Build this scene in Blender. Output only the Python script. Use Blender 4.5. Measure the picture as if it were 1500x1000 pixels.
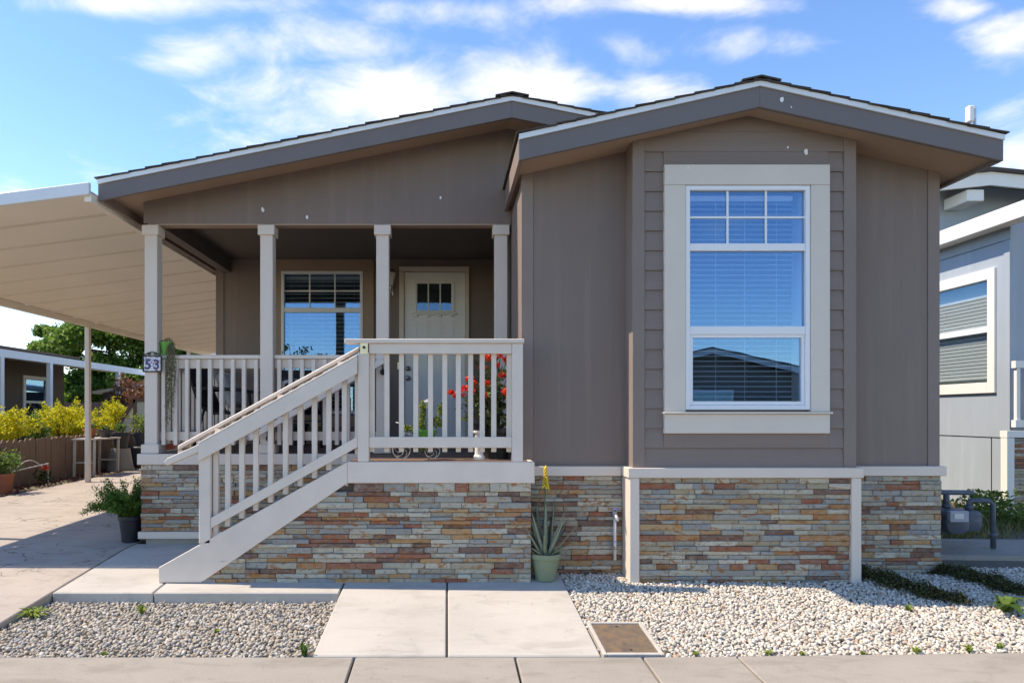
import bpy, bmesh, math, random
import numpy as np
from mathutils import Vector, Matrix
R = math.radians
random.seed(7); rng = np.random.default_rng(7)
scene = bpy.context.scene
for o in list(bpy.data.objects): bpy.data.objects.remove(o)

# ------------------------------------------------------------------ camera, world, sun, exposure
cam_d = bpy.data.cameras.new('camera'); cam = bpy.data.objects.new('camera', cam_d)
scene.collection.objects.link(cam); scene.camera = cam
cam.location = (0, 0, 1.24); cam.rotation_euler = (R(90), 0, 0)
cam_d.sensor_width = 36; cam_d.lens = 24.0
cam_d.shift_x = 95 / 1500; cam_d.shift_y = 107 / 1500
cam_d.clip_start = 0.05; cam_d.clip_end = 3000

LIGHT = Vector((0.72, -0.085, -1.0)).normalized()
SUN_STR, SKY_STR, EXPO = 2.8, 0.15, 1.2

world = bpy.data.worlds.new('World'); scene.world = world; world.use_nodes = True
wn = world.node_tree.nodes; wl_ = world.node_tree.links; wn.clear()
def N(nodes, typ, **kw):
    n = nodes.new(typ)
    for k, v in kw.items(): setattr(n, k, v)
    return n
class G:
    """tiny helper to write math as nodes"""
    def __init__(s, nt): s.n = nt.nodes; s.l = nt.links
    def put(s, sock, v):
        if hasattr(v, 'is_linked') or isinstance(v, bpy.types.NodeSocket): s.l.new(v, sock)
        else: sock.default_value = v
    def m(s, op, a, b=0.0, c=0.0):
        n = s.n.new('ShaderNodeMath'); n.operation = op
        s.put(n.inputs[0], a); s.put(n.inputs[1], b); s.put(n.inputs[2], c)
        return n.outputs[0]
    def smooth(s, v, lo, hi):
        n = s.n.new('ShaderNodeMapRange'); n.interpolation_type = 'SMOOTHSTEP'
        s.put(n.inputs['Value'], v); n.inputs['From Min'].default_value = lo; n.inputs['From Max'].default_value = hi
        return n.outputs['Result']
    def mixc(s, f, a, b, mode='MIX'):
        n = s.n.new('ShaderNodeMix'); n.data_type = 'RGBA'; n.blend_type = mode
        s.put(n.inputs[0], f); s.put(n.inputs[6], a); s.put(n.inputs[7], b)
        return n.outputs[2]
    def noise(s, vec, scale, detail=4, rough=0.55, dist=0.0):
        n = s.n.new('ShaderNodeTexNoise'); n.inputs['Scale'].default_value = scale
        n.inputs['Detail'].default_value = detail; n.inputs['Roughness'].default_value = rough
        n.inputs['Distortion'].default_value = dist
        if vec is not None: s.l.new(vec, n.inputs['Vector'])
        return n.outputs['Fac']
    def comb(s, x, y, z):
        n = s.n.new('ShaderNodeCombineXYZ'); s.put(n.inputs[0], x); s.put(n.inputs[1], y); s.put(n.inputs[2], z)
        return n.outputs[0]
    def sep(s, v):
        n = s.n.new('ShaderNodeSeparateXYZ'); s.l.new(v, n.inputs[0]); return n.outputs
    def ramp(s, f, stops, interp='LINEAR'):
        n = s.n.new('ShaderNodeValToRGB'); n.color_ramp.interpolation = interp
        e = n.color_ramp.elements
        while len(e) < len(stops): e.new(0.5)
        for el, (p, c) in zip(e, stops): el.position = p; el.color = (*c, 1)
        s.put(n.inputs[0], f); return n.outputs[0]
    def scalev(s, v, sc):
        n = s.n.new('ShaderNodeVectorMath'); n.operation = 'MULTIPLY'; s.l.new(v, n.inputs[0]); n.inputs[1].default_value = sc
        return n.outputs[0]

g = G(world.node_tree)
sky = N(wn, 'ShaderNodeTexSky', sky_type='NISHITA', sun_disc=False)
sunv = -LIGHT
sky.sun_elevation = math.asin(sunv.z); sky.sun_rotation = math.atan2(sunv.x, sunv.y)
sky.altitude = 20; sky.air_density = 0.9; sky.dust_density = 0.1; sky.ozone_density = 2.8
hs = N(wn, 'ShaderNodeHueSaturation'); hs.inputs['Saturation'].default_value = 1.20; hs.inputs['Hue'].default_value = .5055
wl_.new(sky.outputs[0], hs.inputs['Color'])
tc = N(wn, 'ShaderNodeTexCoord'); d = g.sep(tc.outputs['Generated'])
dz = g.m('MAXIMUM', d[2], 0.06)
pv = g.comb(g.m('DIVIDE', d[0], g.m('ADD', dz, .12)), g.m('DIVIDE', d[1], g.m('ADD', dz, .12)), 0.0)
n1 = g.noise(pv, 4.2, 9, 0.60, 0.35)
n2 = g.noise(pv, 1.1, 3, 0.5)
dy = g.m('MAXIMUM', d[1], 0.03)
gx = g.m('DIVIDE', d[0], dy); gz = g.m('DIVIDE', d[2], dy)
lob = None
for a, b, wa, wb, k in ((-.14, .462, .17, .050, 1.0), (.14, .480, .13, .045, 1.0), (.28, .472, .10, .026, .9), (-.20, .545, .13, .038, .7), (-.37, .525, .06, .03, .8),
                        (-.45, .602, .17, .020, 1.0), (-.03, .590, .09, .024, .9), (.36, .602, .16, .018, 1.0), (.44, .545, .10, .025, .5),
                        (.84, .55, .08, .04, .9), (.86, .36, .07, .07, .9), (-.66, .32, .05, .03, .8), (-.30, .395, .06, .03, .7), (.27, .535, .05, .03, .75), (.75,.595,.05,.02,.8)):
    e = g.m('ADD', g.m('POWER', g.m('DIVIDE', g.m('SUBTRACT', gx, a), wa * 1.3), 2.0), g.m('POWER', g.m('DIVIDE', g.m('SUBTRACT', gz, b), wb * 1.25), 2.0))
    v = g.m('MULTIPLY', g.m('EXPONENT', g.m('MULTIPLY', e, -1.0)), k)
    lob = v if lob is None else g.m('MAXIMUM', lob, v)
val = g.m('ADD', g.m('ADD', g.m('MULTIPLY', g.m('SUBTRACT', n1, .5), 1.25), g.m('MULTIPLY', g.m('SUBTRACT', n2, .5), .5)), g.m('MULTIPLY', lob, .62))
cl = g.m('MULTIPLY', g.smooth(val, .10, .80), .82)
skyc = g.mixc(cl, hs.outputs[0], (4.0, 4.15, 4.45, 1))
bg = N(wn, 'ShaderNodeBackground'); wl_.new(skyc, bg.inputs[0]); bg.inputs[1].default_value = SKY_STR
wo = N(wn, 'ShaderNodeOutputWorld'); wl_.new(bg.outputs[0], wo.inputs[0])

sd = bpy.data.lights.new('sun', 'SUN'); so = bpy.data.objects.new('sun', sd); scene.collection.objects.link(so)
sd.energy = SUN_STR; sd.angle = R(0.55); sd.color = (1, .955, .88)
so.rotation_euler = LIGHT.to_track_quat('-Z', 'Y').to_euler(); so.location = (-20, 5, 30)
vs = scene.view_settings; vs.view_transform = 'Standard'; vs.look = 'None'; vs.exposure = EXPO; vs.gamma = 1; vs.use_white_balance = True; vs.white_balance_temperature = 7850; vs.white_balance_tint = 12; vs.use_curve_mapping = False

# ------------------------------------------------------------------ materials
MATS = {}
def mat(name, col, rough=0.7, var=0.06, vscale=3.0, bump=0.0, bscale=60.0, metal=0.0, fn=None, spec=0.4, stretch=(1, 1, 1)):
    if name in MATS: return MATS[name]
    m = bpy.data.materials.new(name); m.use_nodes = True; nt = m.node_tree; q = G(nt)
    b = nt.nodes['Principled BSDF']; b.inputs['Roughness'].default_value = rough; b.inputs['Metallic'].default_value = metal
    b.inputs['Specular IOR Level'].default_value = spec
    t = nt.nodes.new('ShaderNodeTexCoord'); oc = q.scalev(t.outputs['Object'], stretch)
    if fn: fn(q, b, oc, nt)
    else:
        f = q.noise(oc, vscale, 6, .6)
        lo = tuple(max(0, c * (1 - 2.2 * var)) for c in col) + (1,); hi = tuple(min(1, c * (1 + 2.2 * var)) for c in col) + (1,)
        nt.links.new(q.mixc(f, lo, hi), b.inputs['Base Color'])
        if bump:
            bp = nt.nodes.new('ShaderNodeBump'); bp.inputs['Strength'].default_value = bump; bp.inputs['Distance'].default_value = .004
            nt.links.new(q.noise(oc, bscale, 4, .6), bp.inputs['Height']); nt.links.new(bp.outputs[0], b.inputs['Normal'])
    MATS[name] = m; return m

def f_panel(col, pitch, axis=0, depth=.5):
    def f(q, b, oc, nt):
        s = q.sep(oc); fr = q.m('FRACT', q.m('DIVIDE', s[axis], pitch))
        groove = q.smooth(q.m('ABSOLUTE', q.m('SUBTRACT', fr, .5)), .0, .035)
        gr = q.noise(q.scalev(oc, (55, 55, 2.2)), 1.0, 5, .65)
        st = q.noise(q.scalev(oc, (1.6, 1.6, .8)), 1.0, 5, .6)
        c = q.mixc(st, tuple(x * .83 for x in col) + (1,), tuple(min(1, x * 1.14) for x in col) + (1,))
        c = q.mixc(q.m('MULTIPLY', gr, .22), c, tuple(x * .55 for x in col) + (1,))
        sk_ = q.noise(q.scalev(oc, (9, 9, .5)), 1.0, 4, .6); c = q.mixc(q.m('MULTIPLY', q.smooth(sk_, .52, .75), .22), c, tuple(min(1, x * 1.5) for x in col) + (1,))
        nt.links.new(c, b.inputs['Base Color'])
        h = q.m('ADD', q.m('MULTIPLY', groove, 1.0), q.m('MULTIPLY', gr, .35))
        bp = nt.nodes.new('ShaderNodeBump'); bp.inputs['Strength'].default_value = depth; bp.inputs['Distance'].default_value = .004
        nt.links.new(h, bp.inputs['Height']); nt.links.new(bp.outputs[0], b.inputs['Normal'])
    return f
def f_wood(col, dark, along=2, k=30):
    def f(q, b, oc, nt):
        sc = [k, k, k]; sc[along] = 1.6
        gr = q.noise(q.scalev(oc, tuple(sc)), 1.0, 5, .65, .4); big = q.noise(oc, 2.2, 3, .5)
        oi = nt.nodes.new('ShaderNodeObjectInfo')
        c = q.mixc(gr, dark + (1,), col + (1,))
        c = q.mixc(q.m('MULTIPLY', big, .35), c, tuple(x * .7 for x in col) + (1,))
        c = q.mixc(q.m('MULTIPLY', oi.outputs['Random'], .35), c, tuple(x * .62 for x in col) + (1,))
        nt.links.new(c, b.inputs['Base Color'])
        bp = nt.nodes.new('ShaderNodeBump'); bp.inputs['Strength'].default_value = .35; bp.inputs['Distance'].default_value = .003
        nt.links.new(gr, bp.inputs['Height']); nt.links.new(bp.outputs[0], b.inputs['Normal'])
    return f
def f_conc(col, stain, bump=.4, crack=False, slate=False):
    def f(q, b, oc, nt):
        big = q.noise(oc, 1.3, 6, .62, .3); fine = q.noise(oc, 70, 3, .7); st = q.noise(q.scalev(oc, (1.0, 3.2, 1)), 2.2, 7, .66, .5)
        c = q.mixc(big, tuple(x * .74 for x in col) + (1,), tuple(min(1, x * 1.18) for x in col) + (1,))
        c = q.mixc(q.m('MULTIPLY', q.smooth(st, .46, .72), .6), c, stain + (1,))
        c = q.mixc(q.m('MULTIPLY', fine, .22), c, tuple(x * .62 for x in col) + (1,))
        bl = q.noise(oc, 3.4, 7, .7, .6); c = q.mixc(q.m('MULTIPLY', q.smooth(bl, .54, .70), .42), c, tuple(x * .55 for x in col) + (1,))
        br = q.noise(q.scalev(oc, (2.5, 90, 1)), 1.0, 3, .6); c = q.mixc(q.m('MULTIPLY', br, .16), c, tuple(x * .6 for x in col) + (1,))
        sp = q.smooth(q.noise(oc, 16, 2, .5), .68, .74)
        c = q.mixc(q.m('MULTIPLY', sp, .35), c, tuple(x * .45 for x in col) + (1,))
        h = q.m('ADD', q.m('MULTIPLY', fine, .5), q.m('MULTIPLY', st, .5))
        if slate:
            v = nt.nodes.new('ShaderNodeTexNoise'); v.inputs['Scale'].default_value = 1.5; v.inputs['Detail'].default_value = 7; v.inputs['Distortion'].default_value = 1.2
            nt.links.new(oc, v.inputs['Vector'])
            ridge = q.m('ABSOLUTE', q.m('SUBTRACT', v.outputs['Fac'], .52)); ck = q.smooth(ridge, 0.0, .011)
            on = q.smooth(q.noise(oc, .9, 2, .5), .44, .54)
            ck = q.m('MAXIMUM', ck, q.m('SUBTRACT', 1.0, on))
            c = q.mixc(q.m('MULTIPLY', q.m('SUBTRACT', 1.0, ck), .75), c, (.05, .045, .042, 1))
            h = q.m('ADD', q.m('MULTIPLY', v.outputs['Fac'], 3.0), q.m('ADD', h, ck))
        nt.links.new(c, b.inputs['Base Color'])
        bp = nt.nodes.new('ShaderNodeBump'); bp.inputs['Strength'].default_value = bump; bp.inputs['Distance'].default_value = .006
        nt.links.new(h, bp.inputs['Height']); nt.links.new(bp.outputs[0], b.inputs['Normal'])
    return f
def f_stone(q, b, oc, nt):
    oi = nt.nodes.new('ShaderNodeObjectInfo'); t = nt.nodes.new('ShaderNodeTexCoord')
    off = nt.nodes.new('ShaderNodeVectorMath'); off.operation = 'ADD'
    rv = q.m('MULTIPLY', oi.outputs['Random'], 37.0)
    nt.links.new(t.outputs['Object'], off.inputs[0]); nt.links.new(q.comb(rv, rv, rv), off.inputs[1]); v = off.outputs[0]
    pal = [(.36, .33, .26), (.50, .44, .33), (.29, .275, .235), (.24, .24, .225), (.42, .38, .29), (.54, .48, .37), (.31, .265, .20), (.38, .30, .19),
           (.40, .17, .05), (.30, .08, .03), (.42, .225, .08), (.15, .065, .042), (.33, .31, .27), (.26, .26, .25), (.40, .35, .26), (.46, .42, .33)]
    pal = [tuple(min(.62, x * 1.16) for x in c) for c in pal]
    base = q.ramp(oi.outputs['Random'], [(i / 16, c) for i, c in enumerate(pal)], 'CONSTANT')
    n = q.noise(q.scalev(v, (1, 1, 2.4)), 20, 6, .68, .9); n2 = q.noise(q.scalev(v, (1, 1, 2.0)), 14.0, 5, .62, .5)
    c = q.mixc(q.smooth(n, .36, .60), base, q.ramp(q.m('FRACT', q.m('MULTIPLY', oi.outputs['Random'], 7.3)), [(0, (.40, .36, .28)), (.5, (.27, .27, .25)), (1, (.50, .45, .35))]))
    c = q.mixc(.60, c, base)
    c = q.mixc(q.m('MULTIPLY', q.smooth(n2, .53, .63), .85), c, (.36, .15, .05, 1))
    c = q.mixc(q.m('MULTIPLY', q.smooth(q.noise(v, 34, 5, .72), .54, .70), .6), c, (.085, .065, .055, 1))
    c = q.mixc(q.m('MULTIPLY', q.smooth(q.noise(v, 17, 4, .7, .5), .58, .72), .45), c, (.46, .43, .36, 1))
    nt.links.new(c, b.inputs['Base Color'])
    bp = nt.nodes.new('ShaderNodeBump'); bp.inputs['Strength'].default_value = 1.0; bp.inputs['Distance'].default_value = .011
    nt.links.new(q.noise(q.scalev(v, (1, 1, 3)), 26, 6, .7), bp.inputs['Height']); nt.links.new(bp.outputs[0], b.inputs['Normal'])
def f_island(stops, rough=.7, extra=None):
    def f(q, b, oc, nt):
        ge = nt.nodes.new('ShaderNodeNewGeometry'); b.inputs['Roughness'].default_value = rough
        c = q.ramp(ge.outputs['Random Per Island'], stops)
        n = q.noise(oc, 60, 3, .6); c = q.mixc(q.m('MULTIPLY', n, .3), c, tuple(x * .55 for x in stops[0][1]) + (1,))
        nt.links.new(c, b.inputs['Base Color'])
    return f
def leafmat(name, stops, trans=.35):
    if name in MATS: return MATS[name]
    m = bpy.data.materials.new(name); m.use_nodes = True; nt = m.node_tree; q = G(nt); b = nt.nodes['Principled BSDF']
    ge = nt.nodes.new('ShaderNodeNewGeometry'); c = q.ramp(ge.outputs['Random Per Island'], stops)
    nt.links.new(c, b.inputs['Base Color']); b.inputs['Roughness'].default_value = .5; b.inputs['Specular IOR Level'].default_value = .3
    tr = nt.nodes.new('ShaderNodeBsdfTranslucent'); nt.links.new(c, tr.inputs[0])
    mx = nt.nodes.new('ShaderNodeMixShader'); mx.inputs[0].default_value = trans
    nt.links.new(b.outputs[0], mx.inputs[1]); nt.links.new(tr.outputs[0], mx.inputs[2]); nt.links.new(mx.outputs[0], nt.nodes['Material Output'].inputs[0])
    MATS[name] = m; return m
def glassmat(name, refl=.42, tint=(.55, .62, .68)):
    if name in MATS: return MATS[name]
    m = bpy.data.materials.new(name); m.use_nodes = True; nt = m.node_tree; q = G(nt); nt.nodes.remove(nt.nodes['Principled BSDF'])
    gl = nt.nodes.new('ShaderNodeBsdfGlossy'); gl.inputs['Roughness'].default_value = 0.0; gl.inputs['Color'].default_value = (.36, .66, 1, 1)
    t = nt.nodes.new('ShaderNodeTexCoord'); bp = nt.nodes.new('ShaderNodeBump'); bp.inputs['Strength'].default_value = .02; bp.inputs['Distance'].default_value = .02
    nt.links.new(q.noise(t.outputs['Object'], 2.5, 2, .5), bp.inputs['Height']); nt.links.new(bp.outputs[0], gl.inputs['Normal'])
    tr = nt.nodes.new('ShaderNodeBsdfTransparent'); tr.inputs[0].default_value = (*tint, 1)
    fr = nt.nodes.new('ShaderNodeLayerWeight'); fr.inputs[0].default_value = .5; sch = q.m('MULTIPLY', q.m('POWER', fr.outputs['Facing'], 5.0), .9)
    mx = nt.nodes.new('ShaderNodeMixShader'); nt.links.new(q.m('MINIMUM', q.m('ADD', sch, refl), 1.0), mx.inputs[0])
    nt.links.new(tr.outputs[0], mx.inputs[1]); nt.links.new(gl.outputs[0], mx.inputs[2]); nt.links.new(mx.outputs[0], nt.nodes['Material Output'].inputs[0])
    MATS[name] = m; return m

TAUPE = (.232, .178, .151)
M_wall = mat('taupe_panel_siding', TAUPE, .75, fn=f_panel(TAUPE, .203, 0, .30))
M_wally = mat('taupe_panel_siding_side', TAUPE, .75, fn=f_panel(TAUPE, .203, 1, .30))
M_lap = mat('taupe_lap_siding', TAUPE, .7, .06, 2.0, .3, 40, stretch=(.6, 3, 8))
M_corner = mat('taupe_trim_paint', (.240, .185, .157), .65, .05, 4, .2, 50)
M_fascia = mat('slate_fascia_paint', (.165, .143, .140), .6, .05, 3, .2, 50)
M_soffit = mat('soffit_paint', (.36, .255, .185), .75, .05, 2, .15, 50)
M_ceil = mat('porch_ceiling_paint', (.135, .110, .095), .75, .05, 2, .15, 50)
M_trim = mat('beige_trim_paint', (.69, .59, .50), .6, .04, 2.5, .22, 45)
M_trim2 = mat('pale_beige_window_trim', (.68, .60, .51), .65, .04, 2.5, .22, 45)
M_rail = mat('beige_rail_paint', (.71, .605, .51), .55, .06, 5, .25, 70, stretch=(1, 1, 1))
M_white = mat('white_vinyl', (.80, .80, .80), .4, .02)
M_metalwhite = mat('white_metal_edge', (.72, .75, .77), .4, .04, 6)
M_stone = mat('ledger_stone', (0, 0, 0), .8, fn=f_stone, spec=.3)
M_mortar = mat('dark_stone_backing', (.10, .088, .075), .9, .1, 20)
M_shingle = mat('asphalt_shingle', (.075, .062, .052), .95, .2, 40, .8, 200)
M_conc = mat('pale_concrete', (0, 0, 0), .85, fn=f_conc((.50, .465, .415), (.34, .305, .26)))
M_gutter = mat('grey_concrete', (0, 0, 0), .88, fn=f_conc((.345, .31, .265), (.20, .175, .145), .7))
M_drive = mat('stamped_concrete', (0, 0, 0), .8, fn=f_conc((.43, .37, .318), (.27, .225, .19), .7, slate=True))
M_asph = mat('asphalt', (.055, .054, .052), .9, .15, 30, .6, 150)
M_soil = mat('soil', (.14, .115, .085), .95, .2, 8, .6, 60)
M_field = mat('dry_ground', (.17, .15, .10), .95, .2, .6, .5, 20)
M_deck = mat('brown_deck_boards', (.16, .10, .075), .6, .12, 6, .3, 40)
M_door = mat('cream_door_paint', (.80, .795, .77), .45, .03, 2, .08, 60)
M_glass = glassmat('window_glass', .20, (.84, .90, .95))
M_glassd = glassmat('dark_glass', .10, (.85, .88, .88))
M_blind = mat('white_blind_slats', (.78, .78, .76), .5, .02)
M_black = mat('black_metal', (.022, .022, .024), .45, .1, 10)
M_chrome = mat('satin_nickel', (.55, .55, .55), .3, .05, 10, metal=1.0)
M_int = mat('dim_interior_paint', (.30, .29, .28), .9, .04)
M_awn = mat('cream_awning_metal', (.86, .79, .68), .45, .04, 1.5, .05, 30)
M_awnpost = mat('cream_metal_post', (.68, .60, .52), .45, .03, 3)
M_brass = mat('brass_latch', (.75, .66, .42), .35, .08, 20, metal=.5)

# ------------------------------------------------------------------ mesh helpers
COL = scene.collection
def wloc(o):
    v = Vector((0, 0, 0))
    while o is not None: v += o.location; o = o.parent
    return v
def tag(o, label=None, cat=None, group=None, kind=None):
    if label: o['label'] = label
    if cat: o['category'] = cat
    if group: o['group'] = group
    if kind: o['kind'] = kind
    return o
def thing(name, label, cat, loc=(0, 0, 0), group=None, rz=0):
    o = bpy.data.objects.new(name, None); COL.objects.link(o); o.location = loc; o.rotation_euler = (0, 0, rz); o.empty_display_size = .1
    return tag(o, label, cat, group)
class MB:
    def __init__(s): s.v = []; s.f = []
    def add(s, v, f):
        k = len(s.v); s.v += [tuple(p) for p in v]; s.f += [tuple(i + k for i in q) for q in f]; return s
    def box(s, x0, x1, y0, y1, z0, z1):
        return s.add([(x0, y0, z0), (x1, y0, z0), (x1, y1, z0), (x0, y1, z0), (x0, y0, z1), (x1, y0, z1), (x1, y1, z1), (x0, y1, z1)],
                     [(0, 3, 2, 1), (4, 5, 6, 7), (0, 1, 5, 4), (1, 2, 6, 5), (2, 3, 7, 6), (3, 0, 4, 7)])
    def prism_y(s, poly, y0, y1):           # poly of (x,z) counter-clockwise seen from -Y
        n = len(poly); v = [(x, y0, z) for x, z in poly] + [(x, y1, z) for x, z in poly]
        return s.add(v, [tuple(range(n)), tuple(range(2 * n - 1, n - 1, -1))] + [(i, i + n, (i + 1) % n + n, (i + 1) % n) for i in range(n)])
    def prism_x(s, poly, x0, x1):           # poly of (y,z)
        n = len(poly); v = [(x0, y, z) for y, z in poly] + [(x1, y, z) for y, z in poly]
        return s.add(v, [tuple(range(n - 1, -1, -1)), tuple(range(n, 2 * n))] + [(i, (i + 1) % n, (i + 1) % n + n, i + n) for i in range(n)])
    def slab(s, poly, zf, th):              # poly (x,y) ccw from above; zf(x,y) top height
        n = len(poly); v = [(x, y, zf(x, y) - th) for x, y in poly] + [(x, y, zf(x, y)) for x, y in poly]
        return s.add(v, [tuple(range(n - 1, -1, -1)), tuple(range(n, 2 * n))] + [(i, (i + 1) % n, (i + 1) % n + n, i + n) for i in range(n)])
    def cyl(s, p0, p1, r0, r1=None, n=10, caps=True):
        r1 = r0 if r1 is None else r1; p0 = Vector(p0); p1 = Vector(p1); a = (p1 - p0).normalized()
        u = a.orthogonal().normalized(); w = a.cross(u); v = []
        for p, r in ((p0, r0), (p1, r1)):
            for i in range(n):
                t = 2 * math.pi * i / n; v.append(p + (u * math.cos(t) + w * math.sin(t)) * r)
        f = [(i, (i + 1) % n, (i + 1) % n + n, i + n) for i in range(n)]
        if caps: f += [tuple(range(n - 1, -1, -1)), tuple(range(n, 2 * n))]
        return s.add(v, f)
    def tube(s, pts, r, n=7, r1=None):
        pts = [Vector(p) for p in pts]; m = len(pts); v = []; up = None
        for i, p in enumerate(pts):
            a = (pts[min(i + 1, m - 1)] - pts[max(i - 1, 0)]).normalized()
            if up is None: up = a.orthogonal().normalized()
            u = (up - a * up.dot(a)).normalized(); up = u; w = a.cross(u)
            rr = r if r1 is None else r + (r1 - r) * i / (m - 1)
            v += [p + (u * math.cos(2 * math.pi * j / n) + w * math.sin(2 * math.pi * j / n)) * rr for j in range(n)]
        f = [(i * n + j, i * n + (j + 1) % n, (i + 1) * n + (j + 1) % n, (i + 1) * n + j) for i in range(m - 1) for j in range(n)]
        f += [tuple(range(n - 1, -1, -1)), tuple(range((m - 1) * n, m * n))]
        return s.add(v, f)
    def lathe(s, prof, c=(0, 0, 0), n=24):  # prof (r,z)
        m = len(prof); v = [(c[0] + r * math.cos(2 * math.pi * j / n), c[1] + r * math.sin(2 * math.pi * j / n), c[2] + z) for r, z in prof for j in range(n)]
        f = [(i * n + j, i * n + (j + 1) % n, (i + 1) * n + (j + 1) % n, (i + 1) * n + j) for i in range(m - 1) for j in range(n)]
        return s.add(v, f)
    def ball(s, c, r, n=10, m=7, sc=(1, 1, 1)):
        prof = [(max(1e-4, math.sin(math.pi * i / m)), -math.cos(math.pi * i / m)) for i in range(m + 1)]
        v = [(c[0] + a * r * sc[0] * math.cos(2 * math.pi * j / n), c[1] + a * r * sc[1] * math.sin(2 * math.pi * j / n), c[2] + z * r * sc[2]) for a, z in prof for j in range(n)]
        return s.add(v, [(i * n + j, i * n + (j + 1) % n, (i + 1) * n + (j + 1) % n, (i + 1) * n + j) for i in range(m) for j in range(n)])
    def bar(s, p0, p1, wx, wz, up=(0, 1, 0)):   # rectangular bar from p0 to p1; wx along 'up' axis, wz across
        p0 = Vector(p0); p1 = Vector(p1); a = (p1 - p0).normalized(); u = Vector(up); u = (u - a * u.dot(a)).normalized(); w = a.cross(u)
        v = [p + u * sx * wx / 2 + w * sz * wz / 2 for p in (p0, p1) for sx, sz in ((-1, -1), (1, -1), (1, 1), (-1, 1))]
        return s.add(v, [(0, 3, 2, 1), (4, 5, 6, 7), (0, 1, 5, 4), (1, 2, 6, 5), (2, 3, 7, 6), (3, 0, 4, 7)])
    def mesh(s, name, off=Vector((0, 0, 0)), smooth=False):
        me = bpy.data.meshes.new(name); me.from_pydata([(x - off[0], y - off[1], z - off[2]) for x, y, z in s.v], [], s.f)
        bm = bmesh.new(); bm.from_mesh(me); bmesh.ops.recalc_face_normals(bm, faces=bm.faces); bm.to_mesh(me); bm.free()
        if smooth: me.polygons.foreach_set('use_smooth', [True] * len(me.polygons))
        return me
    def build(s, name, m, parent=None, label=None, local=False, smooth=False, bev=0.0, kind=None):
        off = wloc(parent) if (parent is not None and not local) else Vector((0, 0, 0))
        o = bpy.data.objects.new(name, s.mesh(name, off, smooth)); COL.objects.link(o); o.data.materials.append(m); o.parent = parent
        if bev:
            b = o.modifiers.new('edge', 'BEVEL'); b.width = bev; b.segments = 1; b.limit_method = 'ANGLE'; b.angle_limit = R(40)
        return tag(o, label, kind=kind)
def B(*a): return MB().box(*a)
def npmesh(name, V, F, m, parent=None, smooth=False, kind=None, label=None):
    me = bpy.data.meshes.new(name); k = F.shape[1]
    me.vertices.add(len(V)); me.vertices.foreach_set('co', V.astype(np.float32).ravel())
    me.loops.add(F.size); me.loops.foreach_set('vertex_index', F.astype(np.int32).ravel())
    me.polygons.add(len(F)); me.polygons.foreach_set('loop_start', np.arange(0, F.size, k, dtype=np.int32))
    if smooth: me.polygons.foreach_set('use_smooth', np.ones(len(F), bool))
    me.update(calc_edges=True); me.validate()
    o = bpy.data.objects.new(name, me); COL.objects.link(o); me.materials.append(m); o.parent = parent
    return tag(o, label, kind=kind)
def leafcloud(P, L, W, nrm=None, up=.3, rnd=1.0):
    """one bent diamond leaf (two quads) at each point"""
    n = len(P); L = np.broadcast_to(L, n)[:, None]; W = np.broadcast_to(W, n)[:, None]
    nn = rng.normal(size=(n, 3)) * rnd + (0 if nrm is None else nrm); nn[:, 2] += up
    nn /= np.linalg.norm(nn, axis=1)[:, None]
    t = rng.normal(size=(n, 3)); t -= (t * nn).sum(1)[:, None] * nn; t /= np.linalg.norm(t, axis=1)[:, None]; s = np.cross(nn, t)
    V = np.stack([P - t * L * .5, P - t * L * .05 + s * W * .5 - nn * W * .12, P + t * L * .5 - nn * L * .10, P - t * L * .05 - s * W * .5 - nn * W * .12], 1).reshape(-1, 3)
    F = np.arange(4 * n).reshape(n, 4)
    return V, F
def struct(o): o['kind'] = 'structure'; return o

def gz_(y):                                            # ground height along the lot
    if y < 3.81: return -.111 - .05 * (3.81 - y)
    if y < 5.9: return -.45 + .089 * y
    if y < 12: return .0751 + .017 * (y - 5.9)
    return .1788
def gxy(x, y): return gz_(y)

# ------------------------------------------------------------------ ground
ys = [-60, -30, -5, 0, 2.9, 3.81, 4.4, 5.0, 5.9, 8, 12, 20, 60, 400]; xs = [-400, -60, -12, -6, -2, 2, 6, 12, 60, 400]
V = [(x, y, (gz_(max(y, 2.9)) if y > -4 else -.2) - .16) for y in ys for x in xs]; nx = len(xs)
gm = MB().add(V, [(j * nx + i, j * nx + i + 1, (j + 1) * nx + i + 1, (j + 1) * nx + i) for j in range(len(ys) - 1) for i in range(nx - 1)])
struct(gm.build('ground', M_field))
struct(MB().slab([(-60, -5), (60, -5), (60, 3.0), (-60, 3.0)], lambda x, y: -.16, .1).build('street', M_asph))

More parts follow.
